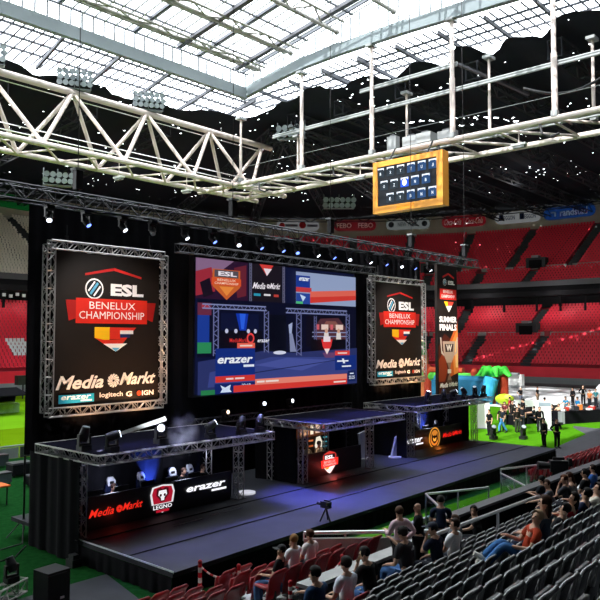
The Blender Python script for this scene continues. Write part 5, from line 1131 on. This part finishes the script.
for i in range(3): a = i * 2.1; mb.tube((11.5, 22.25, .7), (11.5 + .6 * math.cos(a), 22.25 + .6 * math.sin(a), .03), .02, 'blackm', 6)
tag(mb.build('tripod_stand'), 'thin black stand pole on the green mat left of the drape', 'stand')
mb = MB(); mb.path([(11.2, 21.8, .03), (10.2, 21.6, .03), (9.6, 22.4, .03), (8.4, 22.0, .03), (7.5, 22.8, .03)], .02, 'blackp', 6); mb.path([(11.2, 21.5, .03), (10.4, 20.6, .03), (9.2, 20.5, .03), (8, 19.8, .03)], .02, 'blackp', 6); tag(mb.build('cables'), 'loose black cables on the green mat beside the side curtain', 'cable')
mb = MB(); mb.bx((11.0, 18.45, .01), (11.3, 18.8, .22), 'blackp'); mb.box((11.15, 18.62, .28), (.2, .25, .12), 'blackm'); tag(mb.build('power_box'), 'small black box on the mat at the corner of the side curtain', 'box')
t = thing('trestle_table', 'orange topped table on the green mat at the left edge', 'table', (13.2, 28, 0)); mb = MB(); mb.bx((11.6, 27.2, .72), (13.5, 28.4, .78), flat('d86a2c')); mb.build('tabletop', t)
for x, y in ((11.7, 27.3), (13.4, 27.3), (11.7, 28.3), (13.4, 28.3)): mb = MB(); mb.tube((x, y, 0), (x, y, .72), .03, 'blackm', 6); mb.build('leg', t)
for i, (x, y, d, c, l) in enumerate(((15.0, 31.2, (.8, .5, .5), '66737a', 'pale grey flight case behind the orange table'), (16.6, 32.6, (1.0, .7, .6), '16181c', 'black flight case by the side of the drape'), (14.2, 33.6, (.9, .6, .5), '2a3034', 'dark grey flight case at the left edge'), (17.4, 31.6, (.5, .5, 1.3), '6a8a94', 'teal grey upright case beside the drape'), (16.3, 29.8, (1.4, .7, .45), '181a1e', 'low black case on the mat'), (17.0, 35.4, (.6, .5, .6), '3c464a', 'grey case close to the pitch barrier'))):
    t = thing('flight_case', l, 'case', (x, y, 0), group='flight cases on the mat'); mb = MB(); mb.box((x, y, d[2] * .45 + .08), (d[0], d[1], d[2] * .8), flat(c)); mb.build('body', t); mb = MB(); mb.box((x, y, d[2] * .9 + .08), (d[0] + .02, d[1] + .02, d[2] * .14), 'alud'); mb.build('lid', t)
    mb = MB()
    for a in (-1, 1):
        for b in (-1, 1): mb.ball((x + a * d[0] * .4, y + b * d[1] * .4, .05), .05, 'blackp', 6, 4)
    mb.build('castors', t)
t = thing('pitch_barrier', 'low grey barrier fence along the near edge of the pitch at left', 'fence', (18, 37.4, 0))
for i in range(9): x = 13 + i * 1.5; mb = MB(); mb.bx((x, 37.3, .05), (x + 1.42, 37.38, .62), 'lsteel' if i % 2 else 'alud'); mb.build('panel', t)
mb = MB(); mb.tube((13, 37.35, .7), (26, 37.35, .7), .05, 'lsteel', 6); mb.build('rail', t)
t = thing('dugout', 'team dugout with black roof and glass front on the grass at left', 'dugout', (26, 58, 0)); mb = MB(); mb.prism([(22, 60.5, 2.0), (30.4, 60.5, 2.0), (30.4, 61, .2), (22, 61, .2)], (0, .15, 0), 'black'); mb.prism([(22, 58.2, 1.6), (30.4, 58.2, 1.6), (30.4, 60.6, 2.1), (22, 60.6, 2.1)], (0, 0, .1), 'black'); mb.build('shell', t)
mb = MB(); mb.bx((22, 58.2, .2), (30.4, 58.26, 1.2), 'glass'); mb.build('glass_front', t); mb = MB(); mb.bx((22.2, 59.6, .1), (30.2, 60.4, .9), 'conc_l'); mb.build('bench', t)
t = thing('pitch_speaker', 'black box on a short post beyond the dugout', 'speaker', (37.6, 73.5, 0)); mb = MB(); mb.tube((37.6, 73.5, 0), (37.6, 73.5, 1.6), .08, 'blackm', 6); mb.build('post', t); mb = MB(); mb.box((37.6, 73.5, 2.0), (1.5, .8, 1.0), 'blackp'); mb.build('cabinet', t)

# inflatables and game stands at the right
t = thing('inflatable_course', 'blue and green inflatable course with red posts and a green palm', 'inflatable', (66, 35, 0))
mb = MB(); mb.box((66.2, 36.2, 1.1), (2.2, 7.0, 2.2), flat('17506c'), rz=.12); mb.tube((66.0, 32.7, 2.1), (66.4, 40.0, 2.1), .55, flat('1a5c7c'), 12); mb.build('blue_wall', t)
mb = MB(); mb.tube((66.6, 35.2, 2.4), (67.2, 42.0, 2.4), .5, flat('4aa03c'), 12); mb.ball((66.6, 35.2, 2.4), .5, flat('4aa03c')); mb.build('green_tube', t)
for x, y, h in ((67.0, 41.4, 3.3), (66.8, 38.5, 3.0), (66.6, 35.6, 3.0), (66.2, 32.2, 3.1)): mb = MB(); mb.tube((x, y, 0), (x, y, h), .42, flat('a03a24'), 12); mb.ball((x, y, h), .42, flat('a03a24')); mb.build('red_post', t)
mb = MB(); mb.tube((67, 41.4, 3.1), (66.8, 37.0, 3.1), .32, flat('a84428'), 10); mb.build('red_beam', t)
mb = MB()
for i in range(7):
    a = i * PI * 2 / 7; c = V((65.8, 33.0, 2.9)); m_ = c + V((.8 * math.cos(a), 1.05 * math.sin(a), .5)); q_ = c + V((1.2 * math.cos(a), 1.75 * math.sin(a), -.15)); mb.tube(c, m_, .4, flat('40b83c'), 10, .36); mb.tube(m_, q_, .36, flat('48c442'), 10, .12); mb.ball(m_, .36, flat('44be40'))
mb.ball((65.8, 33.0, 3.0), .55, flat('48c040')); mb.build('palm_crown', t)
mb = MB(); mb.tube((65.8, 33.0, 0), (65.8, 33.0, 2.9), .4, flat('7a3420'), 12); mb.build('palm_trunk', t)
mb = MB(); mb.ball((64.6, 31.4, .65), (1.0, .9, .5), flat('a8c828')); mb.ball((64.0, 30.8, .9), (.35, .35, .25), flat('e0e858')); mb.tube((64.8, 33.6, 0), (65, 32.9, 2.6), .7, flat('3aa0cc'), 12); mb.build('snout', t)
t = thing('inflatable_slide', 'tall inflatable with green figure and brown frame in the gap beside the poster column', 'inflatable', (69, 45, 0))
mb = MB(); mb.ball((69, 44.8, 4.6), (1.6, 2.0, 2.6), flat('3c8a3a')); mb.ball((68.6, 45.2, 7.4), (.9, 1.0, .8), flat('4a9c44')); mb.build('green_figure', t)
for y in (42.3, 44.6): mb = MB(); mb.tube((67.8, y, 0), (67.8, y, 4.2), .45, flat('9a5a34'), 10); mb.build('brown_post', t)
mb = MB(); mb.tube((67.8, 42.0, 4.2), (67.8, 45.2, 4.2), .45, flat('9a5a34'), 10); mb.build('brown_beam', t); mb = MB(); mb.box((68.5, 44.6, .7), (2, 6, 1.4), flat('c8a828')); mb.build('yellow_base', t)
mb = MB(); mb.box((49.2, 20.9, 1.1), (.12, .85, 1.9), 'white', rz=.4); mb.box((49.2, 20.9, 1.85), (.14, .8, .26), flat('8a98a0'), rz=.4); mb.box((49.2, 20.9, .1), (.5, .95, .12), 'lsteel', rz=.4); tag(mb.build('display_board'), 'tall white display board with grey header on the green carpet', 'board')
mb = MB(); mb.box((47.2, 24.6, 1.0), (.1, .9, 2.0), 'white', rz=.4); mb.box((47.2, 24.6, .05), (.5, .9, .08), 'lsteel', rz=.4); tag(mb.build('display_board'), 'white board at the side of the right booth with a person in front', 'board')
mb = MB(); mb.box((60.5, 26.2, .55), (.1, 4.0, 1.05), 'white', rz=.4); tag(mb.build('white_partition'), 'low white partition behind the crowd at the game tables', 'partition')
t = thing('racing_seat', 'white and black racing game seat before the tall white board', 'game seat', (50.2, 20.5, 0)); mb = MB(); mb.box((50.2, 20.5, .45), (.7, .6, .2), 'blackp', rz=-.7); mb.box((50.5, 20.25, .85), (.2, .6, .8), 'lsteel', rz=-.7); mb.build('seat', t); mb = MB(); mb.box((49.8, 20.9, .3), (1.6, .5, .12), 'lsteel', rz=-.7); mb.build('frame', t); mb = MB(); mb.tube((49.6, 21, .85), (49.55, 21.05, .88), .2, 'blackp', 12); mb.build('steering_wheel', t)
for i in range(4):
    x, y = 51.0 + i * 1.5, 23.9 - i * .45; t = thing('game_table', 'black game table with seated players, %s of the row on the green carpet' % ORD[i], 'table', (x, y, 0), group='game tables on the green carpet'); mb = MB(); mb.box((x, y, .76), (1.4, .8, .06), 'blackp', rz=-.3); mb.build('tabletop', t); mb = MB(); mb.box((x, y, .38), (1.3, .7, .72), 'black', rz=-.3); mb.build('table_skirt', t)
    mb = MB(); mb.box((x, y + .1, 1.05), (.7, .06, .42), 'blackp', rz=-.3); mb.box((x, y + .1, .82), (.2, .2, .06), 'blackm', rz=-.3); tag(mb.build('monitor'), 'black monitor on the %s game table' % ORD[i], 'monitor', 'monitors on the game tables')
mb = MB(); A_, B_ = V((53.2, 21.4, 0)), V((61.5, 17.6, 0)); d = (B_ - A_); n_ = V((-d.y, d.x, 0)).normalized() * -.8; mb.prism([A_, B_, B_ - n_, A_ - n_], (0, 0, .98), 'black'); tag(mb.build('counter'), 'long black covered counter at the right edge beyond the carpet', 'counter')
cols = ['e8e4e0', 'c84030', '2a2a30', 'e0803c', 'f0ece8', 'a83028', '3a4048', 'd8d0c4', 'e04830', 'f4f0ea', '50808a', 'b8b0a8']
for i in range(12):
    p = A_.lerp(B_, .06 + i * .07) - n_ * (.3 + .4 * (i % 2)); h_ = .14 + .09 * ((i * 5) % 4); mb = MB(); mb.box((p.x, p.y, .98 + h_ / 2), (.3 + .1 * (i % 3), .3, h_), flat(cols[i]), rz=.3 * i); mb.box((p.x, p.y, .99 + h_), (.24, .2, .03), flat(cols[(i + 4) % 12]), rz=.3 * i)
    tag(mb.build('merchandise_box'), '%s box on the long black counter, %s from its left end' % (('white', 'red', 'black', 'orange', 'white', 'dark red', 'slate', 'cream', 'red', 'white', 'teal', 'beige')[i], ORD[i]), 'box', 'boxes on the black counter')
mb = MB(); mb.ball((70.9, 24.2, 1.1), (.9, .9, 1.1), flat('c8ccd0')); mb.ball((71.4, 23.4, 1.9), (.6, .7, .6), flat('a8bcc8')); mb.ball((71.8, 22.6, 1.6), (.7, .6, 1.2), flat('7898a4')); tag(mb.build('inflatable_stall'), 'pale rounded inflatable stall behind the counter at the right edge', 'inflatable')
mb = MB(); mb.box((88, 41.5, 1.1), (.8, 2.6, 1.4), 'white'); mb.box((88, 41.5, .2), (1.0, 2.6, .4), 'lsteel'); mb.box((87.4, 41.5, 1.9), (.6, 2.0, .3), 'lsteel'); tag(mb.build('white_cart'), 'white cart parked by the far red barrier', 'cart')

# ------------------------------------------------------------------ lamps of the place, with added fills
BLUE, COOL = (.16, .2, 1), (.8, .85, 1)
for i, (x, tx, ty, en, c, ang) in enumerate(((12.2, 14.5, 15.8, 6000, (.28, .28, 1), 44), (17.4, 18.5, 16.2, 8000, (.26, .26, 1), 46), (21.1, 21.0, 17.2, 24000, (.12, .13, 1), 36), (24.4, 25.5, 17.0, 9000, (.24, .22, 1), 44), (28.4, 30.0, 18.0, 9000, (.16, .17, 1), 42), (31, 34.5, 17.5, 2000, (.34, .34, 1), 46))):
    light('stage_spot', 'SPOT', (x, 19.6, 10.1), (tx, ty, HS), en, c, .15, ang, 1)
for x, y, tx in ((15.6, 20.55, 15.4), (17.3, 20.55, 17.3), (34.6, 21.3, 34.6)): light('booth_uplight', 'SPOT', (x, y, .9), (tx, y + .5, 2.2), 3000, (.05, .12, 1), .05, 50, .9)
for x0, tx, z in ((16.4, 16.3, 5.0), (13.9, 14.2, 4.6), (35.0, 35.2, 5.0), (32.8, 33.0, 4.6)): light('banner_uplight', 'SPOT', (x0, 21.9, 3.4), (tx, 22.95, z), 420 if x0 in (16.4, 35.0) else 260, (1, .55, .28), .1, 110, 1)
light('poster_lamp', 'SPOT', (23.8, 19.9, 2.85), (23.8, 20.8, 1.9), 60, (1, .6, .35), .05, 80, 1)
light('shield_glow', 'POINT', (24.0, 19.5, .95), (24, 19, 0), 12, (1, .1, .08), .1); light('emblem_glow', 'POINT', (34.0, 20.35, .9), (34, 19, 0), 10, (1, .25, .04), .1); light('red_wordmark_glow', 'POINT', (13.0, 19.2, 1.0), (13, 19, 0), 1.5, (1, .1, .06), .1)

for x0, x1, en in ((12.45, 17.6, 900), (31.3, 36.72, 1000)): light('banner_spot', 'SPOT', ((x0 + x1) / 2 - 1, 19.6, 10.4), ((x0 + x1) / 2, 22.9, 6.6), en, (1, .95, .9), .1, 85, .8)
light('column_spot', 'SPOT', (39.5, 20.3, 10.4), (41.3, 24, 6.0), 2600, (1, .93, .85), .1, 80, .8)
for x, y in ((13.4, 19.9), (16.4, 19.9), (34.4, 21.0)): light('screen_glow_fill', 'POINT', (x, y + .35, 1.95), (x, y, 0), 28, (.7, .75, 1), .2)  # soft fill added above the desks, standing in for monitor glow

for u in (8, 34, 58, 78, 98, 118, 136):
    p, n_ = arc(u, 4 if u < 100 else 6); light('stand_fill', 'POINT', (p.x, p.y, 29.5), (0, 0, 0), 380, (1, .97, .92), 1.5)  # unseen fill points added under the roof to brighten the tiers
# smoke and lit haze at the lamps on the left booth roof
def haze(name, label, mb, dens, noise):
    m = bpy.data.materials.new(label); m.use_nodes = True; nt = m.node_tree; nt.nodes.clear(); o = nt.nodes.new('ShaderNodeOutputMaterial'); s = nt.nodes.new('ShaderNodeVolumeScatter'); s.inputs['Anisotropy'].default_value = .2; s.inputs['Density'].default_value = dens
    nt.links.new(s.outputs[0], o.inputs['Volume'])
    if noise:
        tc = nt.nodes.new('ShaderNodeTexCoord'); n = nt.nodes.new('ShaderNodeTexNoise'); n.inputs['Scale'].default_value = 2.2; n.inputs['Detail'].default_value = 3; r = nt.nodes.new('ShaderNodeMapRange'); r.inputs[1].default_value = .42; r.inputs[2].default_value = .75; r.inputs[4].default_value = dens * 3
        g = nt.nodes.new('ShaderNodeTexGradient'); g.gradient_type = 'SPHERICAL'; mp = nt.nodes.new('ShaderNodeMapping'); mp.inputs['Scale'].default_value = noise; mu = nt.nodes.new('ShaderNodeMath'); mu.operation = 'MULTIPLY'
        nt.links.new(tc.outputs['Object'], n.inputs['Vector']); nt.links.new(n.outputs[0], r.inputs[0]); nt.links.new(tc.outputs['Object'], mp.inputs[0]); nt.links.new(mp.outputs[0], g.inputs[0]); nt.links.new(g.outputs['Fac'], mu.inputs[0]); nt.links.new(r.outputs[0], mu.inputs[1]); nt.links.new(mu.outputs[0], s.inputs['Density'])
    o = bpy.data.objects.new(name, mb.mesh(name)); COL.objects.link(o); o.data.materials.clear(); o.data.materials.append(m); return tag(o, label, 'smoke', kind='stuff')
mb = MB(); mb.ball((0, 0, 0), (.6, .5, .8), 'white', 16, 10); sm = haze('smoke', 'puff of grey smoke rising from the lamps on the left booth roof', mb, .6, (1.65, 2.0, 1.25)); sm.location = (14.3, 17.7, 3.5)
light('smoke_lamp', 'SPOT', (13.5, 17.2, 3.5), (14.3, 17.7, 3.5), 160, (.85, .9, 1), .05, 60, 1)
for i, L in ((1, 1.35),):
    c, a = BEAM[i]; mb = MB(); mb.tube(c + a * .02, c + a * L, .05, 'white', 12, .075); haze('light_beam', ('bright white beam of lit haze leaving the second moving light of the left booth', 'faint beam of lit haze leaving the moving light right of the smoke')[i == 3], mb, 1.2 if i == 1 else .25, None)
    light('beam_lamp', 'SPOT', c, c + a, 16000 if i == 1 else 9000, (.9, .93, 1), .02, 12, .5)

light('pool_lamp', 'SPOT', (12.3, 17.95, 4.6), (11.95, 18.3, 3.2), 1500, (1, 1, 1), .02, 22, .3)

for i in range(14):
    p, n_ = arc(6 + i * 10, 11.5); light('gangway_lamp', 'POINT', (p.x, p.y, 12.9), (0, 0, 0), 420, (1, .96, .9), .3)
SKY, SUN = 7.5, 10

# ------------------------------------------------------------------ light
W = bpy.data.worlds.new('sky'); SC.world = W; W.use_nodes = True
bg = W.node_tree.nodes['Background']; bg.inputs[0].default_value = (.93, .97, 1, 1); bg.inputs[1].default_value = SKY
sun = light('sun', 'SUN', (0, 30, 60), (36, 34, 24), SUN, (1, .97, .92)); sun.data.angle = .012
SC.view_settings.view_transform = 'Standard'; SC.view_settings.look = 'None'; SC.view_settings.gamma = 1; SC.view_settings.use_curve_mapping = False
SC.view_settings.exposure = 0
SC.cycles.use_denoising = True
SC.cycles.max_bounces = 6; SC.cycles.transparent_max_bounces = 16; SC.cycles.sample_clamp_indirect = 4
